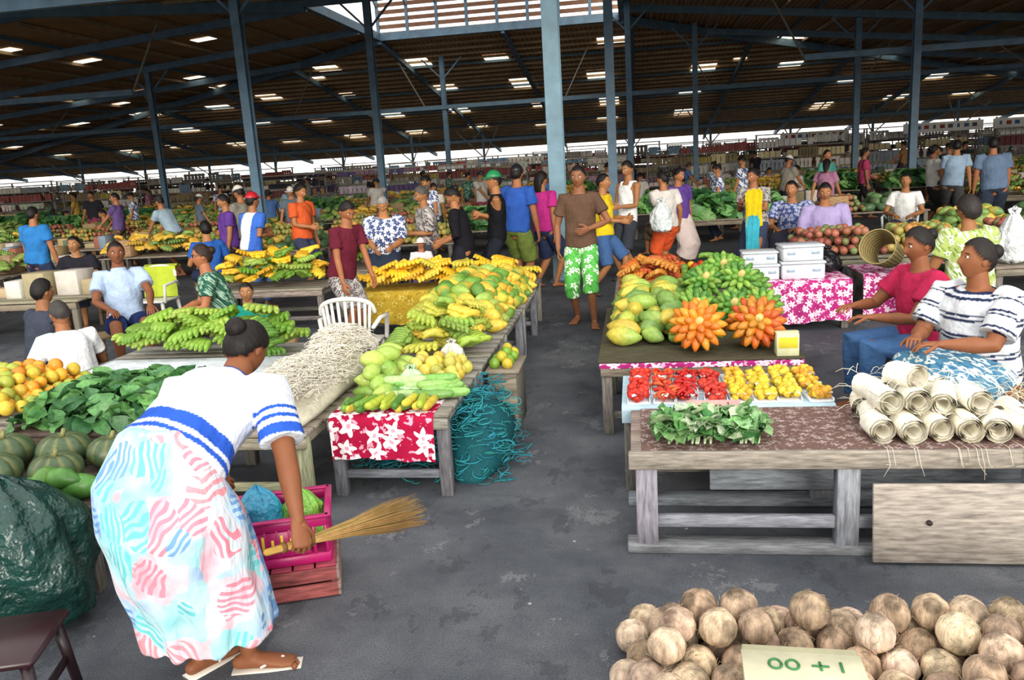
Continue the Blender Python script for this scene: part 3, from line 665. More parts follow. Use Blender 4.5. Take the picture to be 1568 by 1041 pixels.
# ------------------------------------------------------------ tables
def table(x0,x1,y0,y1,z=.5,name='market_table',leg=.07,wc='8f8578',lc='77736c',rail=True):
    mb=MB();n=max(3,int((y1-y0)/.14));w=(y1-y0)/n
    for i in range(n): mb.add(box(((x0+x1)/2,y0+(i+.5)*w,z-.0125),(x1-x0,w-.006,.025)),jit(wc))
    xs=[x0+leg/2+.01,x1-leg/2-.01] if x1-x0<2.2 else [x0+leg/2+.01,(x0+x1)/2,x1-leg/2-.01]
    ys=[y0+leg/2+.015]+([(y0+y1)/2] if y1-y0>1.7 else [])+[y1-leg/2-.015]
    for y in ys:
        for x in xs: mb.add(box((x,y,(z-.025)/2),(leg,leg,z-.025)),jit(lc),1)
        mb.add(box(((x0+x1)/2,y-leg/2-.008 if y<(y0+y1)/2 else y+leg/2+.008,z-.06),(x1-x0-.01,.02,.065)),jit(wc))
        if rail: mb.add(box(((x0+x1)/2,y,.13),(x1-x0-.1,.03,.05)),jit(lc))
    for x in(xs[0],xs[-1]): mb.add(box((x,(y0+y1)/2,z-.06),(.03,y1-y0-.03,.06)),jit(wc))
    return mb.obj(name,[M_wood,M_woody])
def sheet(name,x0,x1,y0,y1,z,mat,drop=0,col='ffffff',th=.004,wav=.008,n=28):
    mb=MB();rows=[]
    ys=np.linspace(y1,y0,8)
    for y in ys: rows.append([(x,y,z+th) for x in np.linspace(x0,x1,n)])
    if drop:
        for q in np.linspace(.12,1,8):
            rows.append([(x,y0-.012-wav*(1+math.sin(x*38+1)*q),z+th-drop*q*(1+.04*math.sin(x*9))) for x in np.linspace(x0,x1,n)])
    V=[p for r in rows for p in r];F=[]
    for i in range(len(rows)-1):
        for j in range(n-1): q=i*n+j;F.append((q,q+1,q+n+1,q+n))
    V2=V+[(p[0],p[1],p[2]-.003) for p in V];m=len(V);F=F+[tuple(k+m for k in f[::-1]) for f in F]
    mb.add((V2,F),col);return mb.obj(name,mat)

# floor
mb=MB();mb.add(box((-10,40,-.05),(240,200,.1)),'555b64');mb.obj('floor',M_floor,smooth=False)

# ---- right front table
mb=MB();z=.5
for i in range(4): mb.add(box((1.15,3.70+i*.165,z-.015),(2.4,.158,.03)),jit('8f7f78'))
mb.add(box((1.15,3.615,z-.035),(2.42,.03,.085)),jit('9a9088'))
for x in(.02,.92,1.78,2.3):
    for y in(3.66,4.2): mb.add(box((x,y,.235),(.10,.08,.47)),jit('8d8f94'),1)
mb.add(box((.6,3.655,.15),(1.25,.035,.06)),jit('8a8f9a'))
mb.add(box((1.15,3.66,.022),(2.45,.11,.044)),jit('83868c'))
mb.add(box((1.15,4.2,.022),(2.45,.11,.044)),jit('83868c'))
mb.add(box((1.1,4.12,.17),(1.5,.03,.12)),jit('7d848e'))
mb.obj('front_market_table',[M_wood,M_woody])
sheet('table_cover',.0,2.32,3.63,4.28,.5,M_tablecover)
mb=MB();mb.add(box((0,0,.19),(1.3,.02,.36),rx(-.10)),'a39a90')
mb.add(loft([(-.42,-.025,.2),(-.42,-.012,.2)],.012,n=10),'3a3430');mb.obj('plywood_panel',M_wood,(1.655,3.545,.002))
# ---- small chilli table
table(-.10,1.02,4.33,4.97,.5)
sheet('newspaper_cloth',-.10,1.02,4.33,4.97,.5,M_paper,.09,'a9c3cf')
def trays(mb):
    cl=[('cc301e','b8241a'),('c82c1c','cc562a'),('c0201c','ac1c18'),('cc3a26','a61c16'),('dcbc2e','d09c28'),('dcc034','d2b02e'),('d6b028','dcc440'),('d49628','d6b836')]
    for r in range(3):
        for c in range(8):
            x=.0+c*.135+rng.uniform(-.014,.014);y=4.43+r*.19
            cols=cl[c];ra=rng.uniform(-.12,.12)
            mb.add(box((x,y,.508),(.125,.16,.006),rz(ra)),'e4e6ea',1)
            for s in(-1,1): mb.add(box((x+s*.06,y,.517),(.005,.155,.02),rz(ra)),'e4e8ec',1)
            for q in range(34):
                t=(ORB,BAN)[c in(1,2)];sc=.019 if t is ORB else .40
                mb.add(xf(t,rz(rng.uniform(0,6))@ry(rng.uniform(-.4,.4)),(x+rng.uniform(-.048,.048),y+rng.uniform(-.065,.065),.528+rng.uniform(0,.04)),sc*rng.uniform(.75,1.2)),jit(rng.choice(cols)))
            for q in range(2): mb.add(xf(LEAF,rz(rng.uniform(0,6))@rx(rng.uniform(-.5,.5)),(x+rng.uniform(-.05,.05),y-.06,.55),.28),'d4dde0',1)
heapobj('chilli_and_tomato_trays',[M_prod,M_plas],trays)
def cab(mb):
    for i in range(190):
        x=.10+rng.random()*.46;y=3.70+rng.random()*.22
        mb.add(xf(LEAF,rz(rng.choice((-1.4,-1.7,-1.1,-2.0))+rng.uniform(-.5,.5))@ry(rng.uniform(-.5,.3))@rx(rng.uniform(-.7,.7)),(x,y,.53+rng.random()*.07),rng.uniform(.75,1.15)),jit(rng.choice(['5f9a54','86b474','b8d2a4','4a8449','98c08a','c8d8b8'])))
    for i in range(12):
        x=.12+rng.random()*.42;mb.add(loft([(x,3.69,.52),(x+.01,3.76,.54),(x,3.85,.55)],[.006,.009,.006],n=6,cap='round'),'b4c8a0')
heapobj('pak_choi_bundle',M_leaf,cab)
mb=MB();mb.add(box((0,0,0),(.26,.10,.006),rx(.35)),'c9a39c')
for i in range(4): mb.add(box((-.08+i*.05,-.012,.008),(.006 if i%2 else .03,.05 if i%2 else .008,.003),rx(.35)),'7a3030')
mb.obj('cardboard_price_sign',M_paper,(.36,3.97,.61))
# rolls
def rolls(mb):
    k=.80;R0=.074*k
    L=[]
    for i in range(6): L.append((1.08+i*.125,3.79+rng.uniform(-.02,.02),.503+R0,rng.uniform(-.3,.3)))
    for i in range(6): L.append((1.10+i*.125,3.97+rng.uniform(-.02,.02),.503+R0,rng.uniform(-.4,.4)))
    for i in range(4): L.append((1.10+i*.125,4.13,.503+R0,rng.uniform(-.4,.4)))
    for i in range(4): L.append((1.13+i*.128,3.87,.503+R0*2.75,rng.uniform(-.35,.35)))
    for i in range(3): L.append((1.12+i*.13,4.05,.503+R0*2.75,rng.uniform(-.5,.5)))
    L.append((1.24,3.95,.503+R0*4.3,.4))
    for i,(x,y,zz,a) in enumerate(L):
        tl=rng.uniform(-.15,.15)
        for e in range(3):
            V=[];F=[];m=60;ln=.17
            for t in range(m):
                th=t/(m-1)*math.pi*6.4+i+e*2.1;r=k*(.036+.036*t/(m-1)+rng.uniform(-.0014,.0014)+e*.0018)
                for s in(-1,-.5,0,.5,1): V.append((math.cos(th)*r*(1+.05*math.sin(i*2)),s*ln/2*(.92+.08*math.sin(th*1.3+e))+rng.uniform(-.005,.005),math.sin(th)*r))
            for t in range(m-1):
                for s in range(4): q=t*5+s;F.append((q,q+1,q+6,q+5))
            mb.add(xf((V,F),rz(a)@rx(tl if i>15 else 0),(x,y,zz)),jit('f5f0e0',.04))
    for i in range(170):
        x=1.0+rng.random()*.85;y=3.76+rng.random()*.45;a=rng.uniform(0,6.28);d=np.array((math.cos(a),math.sin(a),0))*rng.uniform(.04,.10);c=np.array((x,y,.515+rng.random()*.24))
        if y-abs(d[1])<3.64: continue
        mb.add(loft([c-d,c-d*.3+np.array((0,0,.02)),c+d*.4+np.array((0,0,.02)),c+d],[.0014]*4,n=3),jit('efe8d0',.08))
    for i in range(14):
        x=1.0+rng.random()*.8;mb.add(loft([(x,3.7,.52),(x+.01,3.6,.52),(x+.02,3.575,.45),(x+rng.uniform(-.03,.05),3.57,.36+rng.random()*.1)],.0012,n=3),jit('efe8d0',.08))
heapobj('pandanus_strip_rolls',M_fib,rolls)

# ---- J tables
table(-.26,1.05,5.30,7.30,.5);table(-.22,1.02,7.42,9.4,.5)
sheet('printed_table_cover',-.26,1.05,5.30,7.30,.5,M_pinkfl,.03,th=.002)
sheet('dark_table_cover',-.27,1.06,5.29,7.32,.5045,M_cloth,0,'4e4a3a')
heapobj('green_papaya_heap',M_prod,lambda mb:heap(mb,PAP,-.20,.40,5.75,7.2,.508,.26,['789a48','92ac50','a8b04a','6a8e44','c8b448','c0ac44'],.16,5,1.2,base=.06,stepy=.125))
def radial(mb,c,R,cols,n=15,L=.16,r=.029):
    for ring,(k,tl) in enumerate(((1,.05),(.86,.5),(.7,.9))):
        m=n-ring*4
        for i in range(m):
            a=2*math.pi*i/m+ring*.2+rng.uniform(-.05,.05)
            v,f=xf(T_banana(L*k,r,.9,8),None,(L*k*.5+.035,0,0))
            v=v@ry(-tl).T@rz(a).T
            mb.add(xf((v,f),R,c),jit(rng.choice(cols)))
    mb.add(xf(loft([(0,0,-.03),(0,0,.06),(.01,0,.12)],[.05,.036,.02],n=10),R,c),'c6b26e')
def orangeb(mb):
    for x,y in((.40,5.52),(.79,5.56)):
        radial(mb,(x,y,.70),rx(1.05),['d6801e','dc902a','ca6c20'] if x<.6 else ['c05422','d06624','b47622','c87e28'])
        radial(mb,(x,y+.16,.64),rx(.7),['c8741e','849030','c0681e'])
heapobj('orange_plantain_bunches',M_prod,orangeb)
heapobj('green_banana_bunches',M_prod,lambda mb:[radial(mb,(x,y,z),rx(a),['5a8c32','6c983a','4b7e32','7ea444'],14,.14,.025) for x,y,z,a in((.45,6.4,.66,.9),(.72,6.3,.66,.8),(.95,6.45,.64,.9),(.55,6.75,.80,.8),(.82,6.7,.82,.9),(.95,7.0,.7,.8),(.5,7.05,.72,.8),(.72,7.05,.86,.8))])
mb=MB();mb.add(box((0,0,.075),(.14,.12,.15)),'cfd0a6');mb.add(box((0,-.061,.09),(.12,.003,.07)),'d8c43a');mb.add(box((0,0,.153),(.15,.06,.004)),'bfc096');mb.obj('small_carton',M_paper,(.96,5.42,.508))
heapobj('red_plantain_heap',M_prod,lambda mb:heap(mb,BUN,-.15,.42,7.5,8.6,.5,.26,['b8582e','cc6e2e','a84c28','c88636'],.2,3,1.1,stepy=.2))
heapobj('mixed_vegetable_heap',M_prod,lambda mb:(heap(mb,ORB,-.15,.9,8.85,9.3,.5,.12,['b83a20','d8a424','6f9438','cc6424'],.085,3,.042,base=.04)))
heapobj('green_banana_heap',M_prod,lambda mb:heap(mb,BUN,.55,.98,7.5,8.4,.5,.28,GB,.2,3,1.1,stepy=.2))
def clothbox(x0,x1,y0,y1,z,name):
    table(x0,x1,y0,y1,z);sheet(name,x0-.01,x1+.01,y0,y1,z,M_pinkfl,z-.08,wav=.02,n=50)
clothbox(1.12,2.12,8.5,9.3,.5,'pink_floral_tablecloth');clothbox(2.32,3.30,8.8,9.5,.5,'pink_floral_tablecloth')
def foam(x,y,z,s,r,nm='foam_box'):
    mb=MB();mb.add(box((0,0,s[2]*.42),(s[0],s[1],s[2]*.84),ch=.012),'d0d4d8');mb.add(box((0,0,s[2]*.92),(s[0]+.02,s[1]+.02,s[2]*.16),ch=.01),'c2c8ce')
    for a in(-1,1): mb.add(box((a*s[0]*.3,-s[1]/2-.002,s[2]*.5),(.08,.004,.03)),'8fa0b0')
    mb.obj(nm,M_plas,(x,y,z),r)
foam(1.26,8.75,.505,(.36,.3,.16),.05);foam(1.26,8.76,.668,(.34,.3,.13),-.03);foam(1.68,8.75,.505,(.42,.32,.18),0);foam(1.67,8.77,.69,(.40,.32,.16),.06)
def bag(name,loc,r,h,col,mat=None,rot=0,seed=1,top=True,amp=1):
    S,G=44,26;V=[];F=[]
    for i in range(G+1):
        t=i/G;pr=np.interp(t,[0,.06,.35,.7,.88,1],[.0,.86,1.0,.85,.5,.22 if top else 0])
        for j in range(S):
            a=2*math.pi*j/S;w=1+amp*(.05*math.sin(a*5+seed+t*4)+.06*t*math.sin(a*11+seed*2)+.03*math.sin(a*3+t*9)+.018*math.sin(a*8-t*23+seed))
            V.append((math.cos(a)*r*pr*w,math.sin(a)*r*pr*w*.85,h*(t+.02*math.sin(a*7+seed))))
    for i in range(G):
        for j in range(S): k=(j+1)%S;F.append((i*S+j,i*S+k,(i+1)*S+k,(i+1)*S+j))
    F.append(tuple(range(S-1,-1,-1)))
    mb=MB();mb.add((V,F),col)
    if top:
        for e in(-1,1): mb.add(loft([(e*r*.15,0,h*.97),(e*r*.3,0,h*1.08),(e*r*.1,0,h*1.14),(e*r*-.05,0,h*1.0)],[.03*r/.2,.03*r/.2,.02*r/.2,.02*r/.2],[.004]*4,n=6),col)
    return mb.obj(name,mat or M_sack,loc,rot)
bag('black_plastic_bag',(1.99,9.08,.505),.17,.24,'15161a')
table(3.5,4.7,8.6,9.4,.55);bag('white_plastic_bag',(3.72,8.8,.555),.15,.5,'d8dede',seed=3);bag('white_plastic_bag',(4.12,8.85,.555),.15,.48,'d8dede',seed=5)
heapobj('leafy_greens_heap',M_leaf,lambda mb:heap(mb,LEAF,4.3,4.68,8.65,9.3,.55,.14,LG,.09,3,1.2,base=.03,tilt=.6))
mb=MB();mb.add(box((0,0,.11),(.42,.3,.22)),'a98b68');mb.add(box((0,0,.224),(.43,.1,.006)),'c9b48a');mb.obj('cardboard_carton',M_paper,(3.62,9.2,.553),.2)
mb=MB()
Vb=[];Fb=[];S=28
for i in range(9):
    for j in range(S):
        a=2*math.pi*j/S;r=.15*(.85+.04*i);Vb.append((math.cos(a)*r,math.sin(a)*r,i*.05))
for i in range(8):
    for j in range(S): k=(j+1)%S;Fb.append((i*S+j,i*S+k,(i+1)*S+k,(i+1)*S+j))
mb.add((Vb,Fb),'8a7a50')
for i in range(0,S): a=2*math.pi*i/S;mb.add(loft([(math.cos(a)*.132,math.sin(a)*.132,0),(math.cos(a)*.18,math.sin(a)*.18,.4)],.006,n=4),jit('6e6040'))
for i in range(9): mb.add(loft([(math.cos(a)*.15*(.87+.04*i),math.sin(a)*.15*(.87+.04*i),i*.05) for a in np.linspace(0,6.28,25)],.007,n=4),jit('a09060'))
o=mb.obj('woven_basket',M_fib,(2.62,8.98,.66));o.rotation_euler=(D2(70),0,D2(-35))
# ---- left rows: A/B
ROW=[(4.25,5.2),(5.3,6.35),(6.45,7.5),(7.6,8.65)]
for i,(a,b) in enumerate(ROW): table(-1.78 if i<2 else -1.95,-1.06,a,b,.5,wc='8d8a80',lc='6f7078')
sheet('hibiscus_tablecloth',-1.75,-1.14,4.24,4.55,.5,M_hib,.26,wav=.012,n=40)
heapobj('cucumber_row',M_prod,lambda mb:(heap(mb,CUC,-1.72,-1.14,4.27,4.42,.505,.05,['4f8030','6a9a36','a0b038','ccb640'],.06,2,.95,stepy=.14,rot=1.5,base=.028,tilt=.05),heap(mb,CUC,-1.5,-1.1,4.46,4.75,.505,.10,['86b05c','aac888','6c9c4c'],.07,4,1.15,stepy=.13,rot=.2,base=.03,tilt=.08)))
heapobj('breadfruit_and_mango_heap',M_prod,lambda mb:(heap(mb,PAP,-1.72,-1.45,4.5,5.15,.5,.22,['7aa044','94b252','a8bc5a'],.12,4,.9,base=.04),heap(mb,ORB,-1.5,-1.1,4.8,5.2,.5,.12,['d4bc50','ccae3e','b6b050','c6bc5e'],.085,3,.042,base=.04)))
heapobj('yellow_green_banana_heap',M_prod,lambda mb:heap(mb,BUN,-1.74,-1.12,5.3,6.3,.5,.26,['92a83e','b4b042','d4b842','809c40'],.19,4,1.0,stepy=.18))
heapobj('papaya_heap',M_prod,lambda mb:heap(mb,PAP,-1.9,-1.1,6.4,8.7,.5,.28,PG,.145,5,1.1,base=.05,stepy=.125))
bag('clear_produce_bag',(-1.36,4.62,.505),.09,.17,'b0d4a2',seed=4);bag('clear_produce_bag',(-1.25,5.26,.505),.09,.18,'c9c8b8',seed=6)
def net(mb):
    for i in range(620):
        if i<480: cx,cy=rng.gauss(-1.0,.10),rng.uniform(4.45,5.3);hh=.48*max(0.1,1-((cx+1.05)/.32)**2);z=rng.random()*hh
        else: cx,cy=rng.uniform(-1.7,-1.15),rng.uniform(4.45,4.9);z=.04+rng.random()*.2
        r=rng.uniform(.03,.07);a0=rng.random()*6;t1=rng.uniform(-.9,.9);pts=[]
        R=rz(a0)@rx(t1)
        for q in range(9):
            a=q/8*5.2;p=R@np.array((math.cos(a)*r,math.sin(a)*r*.7,0))+np.array((cx,cy,max(.01,z)));p[2]=max(.006,min(p[2],.46));pts.append(p)
        mb.add(loft(pts,.004,n=4),jit('2a7f88',.3))
    mb.add(loft([(-1.02,4.5,.02),(-1.0,4.6,.12),(-1.0,4.9,.16),(-1.0,5.2,.12),(-1.02,5.3,.02)],[.1,.17,.19,.17,.1],[.05,.18,.24,.18,.05],lat=(1,0,0),n=14,cap='round'),'124e56')
heapobj('teal_fishing_net',M_fib,net)
mb=MB();mb.add(box((0,0,.22),(.20,.42,.42)),'6f6a60');mb.add(box((0,0,.435),(.24,.46,.02)),'8a8070')
for i in range(3): mb.add(box((0,-.213,.08+i*.13),(.2,.012,.09)),jit('857b6c'))
mb.obj('wooden_produce_crate',M_wood,(-.94,5.60,0))
heapobj('green_mango_heap',M_prod,lambda mb:heap(mb,ORB,-1.04,-.84,5.4,5.8,.445,.08,['6f9430','b9a834'],.08,2,.04,base=.035))
# raffia table
table(-2.42,-1.82,4.05,5.45,.46,wc='a8a08c',lc='b0b08c')
def raf(mb):
    mb.add(loft([(-1.99,4.12,.48),(-1.99,4.3,.54),(-1.99,4.7,.55),(-1.98,5.1,.58),(-1.98,5.42,.50)],[.12,.19,.18,.19,.12],[.03,.09,.10,.14,.05],lat=(1,0,0),n=16,cap='round'),'d2ccb6')
    for i in range(4200):
        u=rng.random();gx=rng.gauss(0,.09);gx=max(-.23,min(.20,gx));cx=-1.99+gx;cy=4.14+1.26*u
        hh=(.18+.12*abs(math.sin(u*5.5+.5))+.07*u)*math.sqrt(max(0,1-(gx/.26)**2))
        z=.475+hh*rng.uniform(.75,1.1)
        a=1.35+rng.gauss(0,1.0);L=rng.uniform(.025,.075);d=np.array((math.cos(a),math.sin(a),0))*L
        s=np.array((-d[1],d[0],0))*rng.uniform(-.9,.9)
        c=np.array((cx,cy,z))
        mb.add(loft([c-d+s*.5+np.array((0,0,-.015)),c-d*.4-s*.3,c+d*.3+s,c+d+np.array((0,0,-.015))],[.0018,.0022,.0022,.0014],n=3),jit('f0eada',.07))
heapobj('raffia_fibre_bundle',M_fib,raf)
# D table
table(-4.15,-2.52,5.25,6.25,.5,wc='97958f')
sheet('white_tablecloth',-4.1,-2.55,5.24,5.75,.5,M_cloth,.12,'cdd3da')
heapobj('green_plantain_row',M_prod,lambda mb:(heap(mb,BUN,-4.1,-2.56,5.74,6.2,.5,.24,GB,.2,4,1.1,stepy=.17,rot=-1.57),heap(mb,BUN,-2.85,-2.56,5.28,5.6,.5,.22,['4f7a2c','5f8a32'],.18,3,1.0)))
mb=MB();mb.add(box((0,0,0),(.65,.02,.42)),'9a9b9c');mb.add(box((0,-.014,.19),(.65,.012,.03)),'87888a');mb.add(box((0,-.014,-.19),(.65,.012,.03)),'87888a')
o=mb.obj('leaning_board',M_paper,(-4.2,5.06,.36));o.rotation_euler=(D2(-38),0,D2(-20))
# leafy table E
table(-3.65,-2.50,3.98,4.85,.5,wc='6a5a50')
heapobj('leafy_greens_heap',M_leaf,lambda mb:heap(mb,LEAF,-3.62,-2.5,3.98,4.8,.5,.16,LG,.075,5,1.0,base=.03,tilt=.6))
table(-4.9,-3.75,4.2,5.15,.5)
heapobj('orange_heap',M_prod,lambda mb:heap(mb,ORB,-4.85,-3.78,4.22,5.1,.5,.18,OR,.092,3,.045,base=.045))
table(-3.75,-2.50,3.12,3.85,.42,wc='5a5048')
def pump(mb):
    for x,y,r in[(-3.3,3.62,.15),(-3.0,3.68,.14),(-3.55,3.35,.15),(-2.72,3.68,.13),(-3.15,3.36,.14),(-3.45,3.12,.13),(-2.85,3.42,.13)]:
        V,F=sphere((0,0,0),1,40,14);a=np.arctan2(V[:,1],V[:,0]);k=1-.09*np.abs(np.cos(a*5))**4;rr=np.hypot(V[:,0],V[:,1])
        V=V*np.stack([k*r,k*r,np.full(len(V),r*.68)],1);V[:,2]-=.25*r*np.exp(-(rr/.25)**2)*np.sign(V[:,2])
        C=np.where((np.abs(np.cos(a*5))>.8)[:,None],np.array(hx('6c7044')),np.array(hx('415438')))
        mb.add((V+np.array((x,y,.42+r*.66)),F),C);mb.add(loft([(x,y,.42+r*1.1),(x+.02,y,.42+r*1.5)],[.016,.01],n=7),'7a7a4a')
heapobj('pumpkin_pile',M_prod,pump)
heapobj('green_papaya_pile',M_prod,lambda mb:heap(mb,PAP,-2.92,-2.54,3.16,3.32,.42,.08,['3f702c','5a8a3c','4a7a34'],.13,2,1.0,base=.055,stepy=.12))
bag('green_refuse_sack',(-2.70,2.90,0),.34,.68,'123a34',seed=2,top=False,amp=1.6)
bag('green_refuse_sack',(-3.25,2.72,0),.30,.62,'16403a',seed=6,top=False,amp=1.6)
bag('clear_plastic_wrap',(-3.2,3.14,.42),.14,.14,'7fa8a4',seed=7)
# stool
mb=MB();mb.add(box((0,0,.33),(.36,.34,.03),ch=.014),'2a1016')
for a in(-1,1):
    for b in(-1,1): mb.add(loft([(a*.17,b*.16,0),(a*.14,b*.13,.32)],[.017,.022],n=8),'200c12')
    mb.add(beam((a*.15,-.14,.16),(a*.15,.14,.16),.02,.03),'200c12')
mb.obj('plastic_stool',M_plas,(-2.22,2.24,0),.3)
# crate + wood box
mb=MB()
for s in(-1,1):
    for zz in(.04,.115): mb.add(box((0,s*.18,zz),(.48,.02,.065)),jit('8d4a4a'))
    for zz in(.04,.115): mb.add(box((s*.24,0,zz),(.02,.38,.065)),jit('8a7068'))
    for q in(-1,1): mb.add(box((s*.225,q*.165,.075),(.03,.03,.14)),jit('6a4040'),1)
for i in range(5): mb.add(box((-.19+i*.096,0,.155),(.088,.38,.014)),jit('93384a'))
mb.obj('wooden_box',[M_wood,M_woody],(-1.64,3.26,0),D2(20))
mb=MB();c='a8145e'
mb.add(box((0,0,.012),(.42,.32,.02)),c)
for s in(-1,1):
    for zz,hh in((.025,.045),(.195,.045)):
        mb.add(box((0,s*.16,zz),(.44,.018,hh)),c);mb.add(box((s*.215,0,zz),(.018,.33,hh)),c)
    mb.add(box((0,s*.16,.11),(.28,.012,.12)),c)
    mb.add(box((0,s*.17,.222),(.46,.03,.014)),c);mb.add(box((s*.225,0,.222),(.03,.36,.014)),c)
    for i in range(9): mb.add(box((-.21+i*.0525,s*.16,.11),(.014,.016,.15)),c)
    for i in range(7): mb.add(box((s*.215,-.145+i*.048,.11),(.016,.014,.15)),c)
for i in range(6): mb.add(box((-.10+i*.04,-.17,.115+(.01 if i%2 else 0)),(.012,.006,.065 if i%2 else .045)),'e6c23a')
mb.obj('magenta_plastic_crate',M_plas,(-1.64,3.26,.163),D2(20))
bag('blue_plastic_bag',(-1.73,3.26,.19),.11,.30,'3a9ac0',seed=5,top=False,amp=1.5);bag('green_plastic_bag',(-1.54,3.30,.19),.10,.27,'7fb84a',seed=8,top=False,amp=1.5)
# C banana table
table(-3.15,-1.10,8.8,9.45,.5);sheet('yellow_tablecloth',-3.16,-1.95,8.79,9.42,.5,M_yellowcl,.36,wav=.02,n=40)
heapobj('yellow_banana_rows',M_prod,lambda mb:heap(mb,BUN,-3.12,-1.15,8.82,9.42,.5,.20,YB+['eac64a','c0b03c'],.19,3,1.1,stepy=.18,rot=-1.57))
table(-5.3,-3.75,9.3,10.1,.5);table(-4.2,-3.5,10.9,11.8,.5)
heapobj('yellow_banana_rows',M_prod,lambda mb:heap(mb,BUN,-5.25,-3.8,9.3,10.05,.5,.34,YB+GB,.22,4,1.1,stepy=.2))
heapobj('green_banana_heap',M_prod,lambda mb:heap(mb,BUN,-4.18,-3.52,10.9,11.7,.5,.42,GB,.2,4,1.2,stepy=.22))
# lime towel over a chair, carton
lx,ly=W(-.430,10.2);lx-=.1
chair(lx,ly+.05,0,'d0d0c8')
mb=MB();V=[];F=[]
for i in range(14):
    for j in range(14):
        s=i/13
        if s<.25: p=(ly+.36-.25*s/.25*.5,.80+.04*math.sin(s*12))
        else: p=(ly+.21-.03*(s-.25),.85-.42*(s-.25)/.75)
        V.append((lx+(j/13-.5)*.46,p[0]+.008*math.sin(j*1.4+i*.3),p[1]))
for i in range(13):
    for j in range(13): q=i*14+j;F.append((q,q+1,q+15,q+14))
mb.add((V,F),'a8b83a');mb.obj('lime_green_towel',M_cloth)
mb=MB();mb.add(box((0,0,.14),(.42,.34,.28)),'a88a66');mb.add(box((0,-.17,.2),(.3,.006,.08)),'7a5a44');mb.add(box((0,0,.283),(.43,.08,.005)),'c4b08a');mb.obj('cardboard_carton',M_paper,(-3.55,7.45,0),.3)
# coconuts
def coc(mb):
    pts=[]
    for l in range(3):
        for j in range(8-l):
            for i in range(16-l):
                x=-.06+l*.06+i*.128+(j%2)*.05+rng.uniform(-.012,.012);y=2.10+l*.06+j*.118+rng.uniform(-.012,.012)
                if l==2 and (j>4 or rng.random()<.45 or(x<.85 and x>.1 and y<2.5)): continue
                if l==1 and (rng.random()<.12 or y>2.85): continue
                if y>2.95: continue
                pts.append((x,y,.064+l*.098))
    for x,y,z in pts:
        r=rng.uniform(.060,.068);V,F=sphere((0,0,0),1,24,16);n=V.copy()
        w=np.sin(np.arctan2(n[:,1],n[:,0])*7+n[:,2]*3)*.012*(1-n[:,2]**2)+np.sin(n[:,0]*23+x*9)*np.sin(n[:,1]*19+n[:,2]*21)*.010
        V=V*r*(1+.03*np.sin(n[:,0:1]*5+x*9)*np.sin(n[:,1:2]*6)+.10*np.clip(n[:,2:3]-.8,0,1)*3+w[:,None])
        R=rz(rng.uniform(0,6))@rx(rng.uniform(-1.5,1.5));c=np.array(jit(rng.choice(['cbb298','b49c84','d8c2a8','a68e78','c0a88e']),.12))
        C=np.tile(c,(len(V),1));C=C*(1+8*w)[:,None];C=np.clip(C,0,1);C[n[:,2]>.9]*=.5
        mb.add(xf((V,F),R,(x,y,z)),C)
        for q in range(22):
            a=nrm([rng.gauss(0,1) for _ in range(3)]);t_=nrm(np.cross(a,[rng.gauss(0,1) for _ in range(3)]))
            p0=np.array((x,y,z))+a*r*.995;mb.add(loft([p0,p0+t_*.012+a*.003,p0+t_*.024+a*rng.uniform(0,.010)],.0008,n=3),jit('d4be9e',.25))
heapobj('coconut_pile',M_coco,coc)
mb=MB();mb.add(box((0,0,.0),(.34,.26,.09)),'b8b494');mb.add(box((0,.01,.048),(.35,.16,.006)),'c4c0a4')
for x in(-.08,-.03): mb.add(loft([(x+math.cos(a)*.018,.02+math.sin(a)*.024,.053) for a in np.linspace(0,6.28,17)],.0045,n=4),'3f7a4a')
mb.add(box((.05,.02,.053),(.05,.008,.004)),'3f7a4a');mb.add(box((.05,.02,.053),(.008,.045,.004)),'3f7a4a');mb.add(box((.11,.02,.053),(.008,.05,.004)),'3f7a4a')
mb.obj('cardboard_box',M_paper,(.46,2.25,.275),-.05)
# towels held
mb=MB()
def hang(mb,x,y,z,w,h,c,n=12):
    V=[];F=[]
    for i in range(9):
        for j in range(n): V.append((x+(j/(n-1)-.5)*w*(1-.35*(i==0)+.04*math.sin(i)),y+.022*math.sin(j*1.7+i*.4),z-h*i/8-.01*math.sin(j)))
    for i in range(8):
        for j in range(n-1): q=i*n+j;F.append((q,q+1,q+n+1,q+n))
    mb.add((V,F),c)
tx,ty=W(.303,11.05)
hang(mb,tx,ty,1.30,.22,.5,'d0b81c');hang(mb,tx-.02,ty-.03,.95,.18,.55,'3fa6b9');mb.obj('hanging_towels',M_cloth)
bag('white_shopping_bag',(*W(.190,11.6),.0),.16,.42,'d2dada',seed=3).location.z=.75

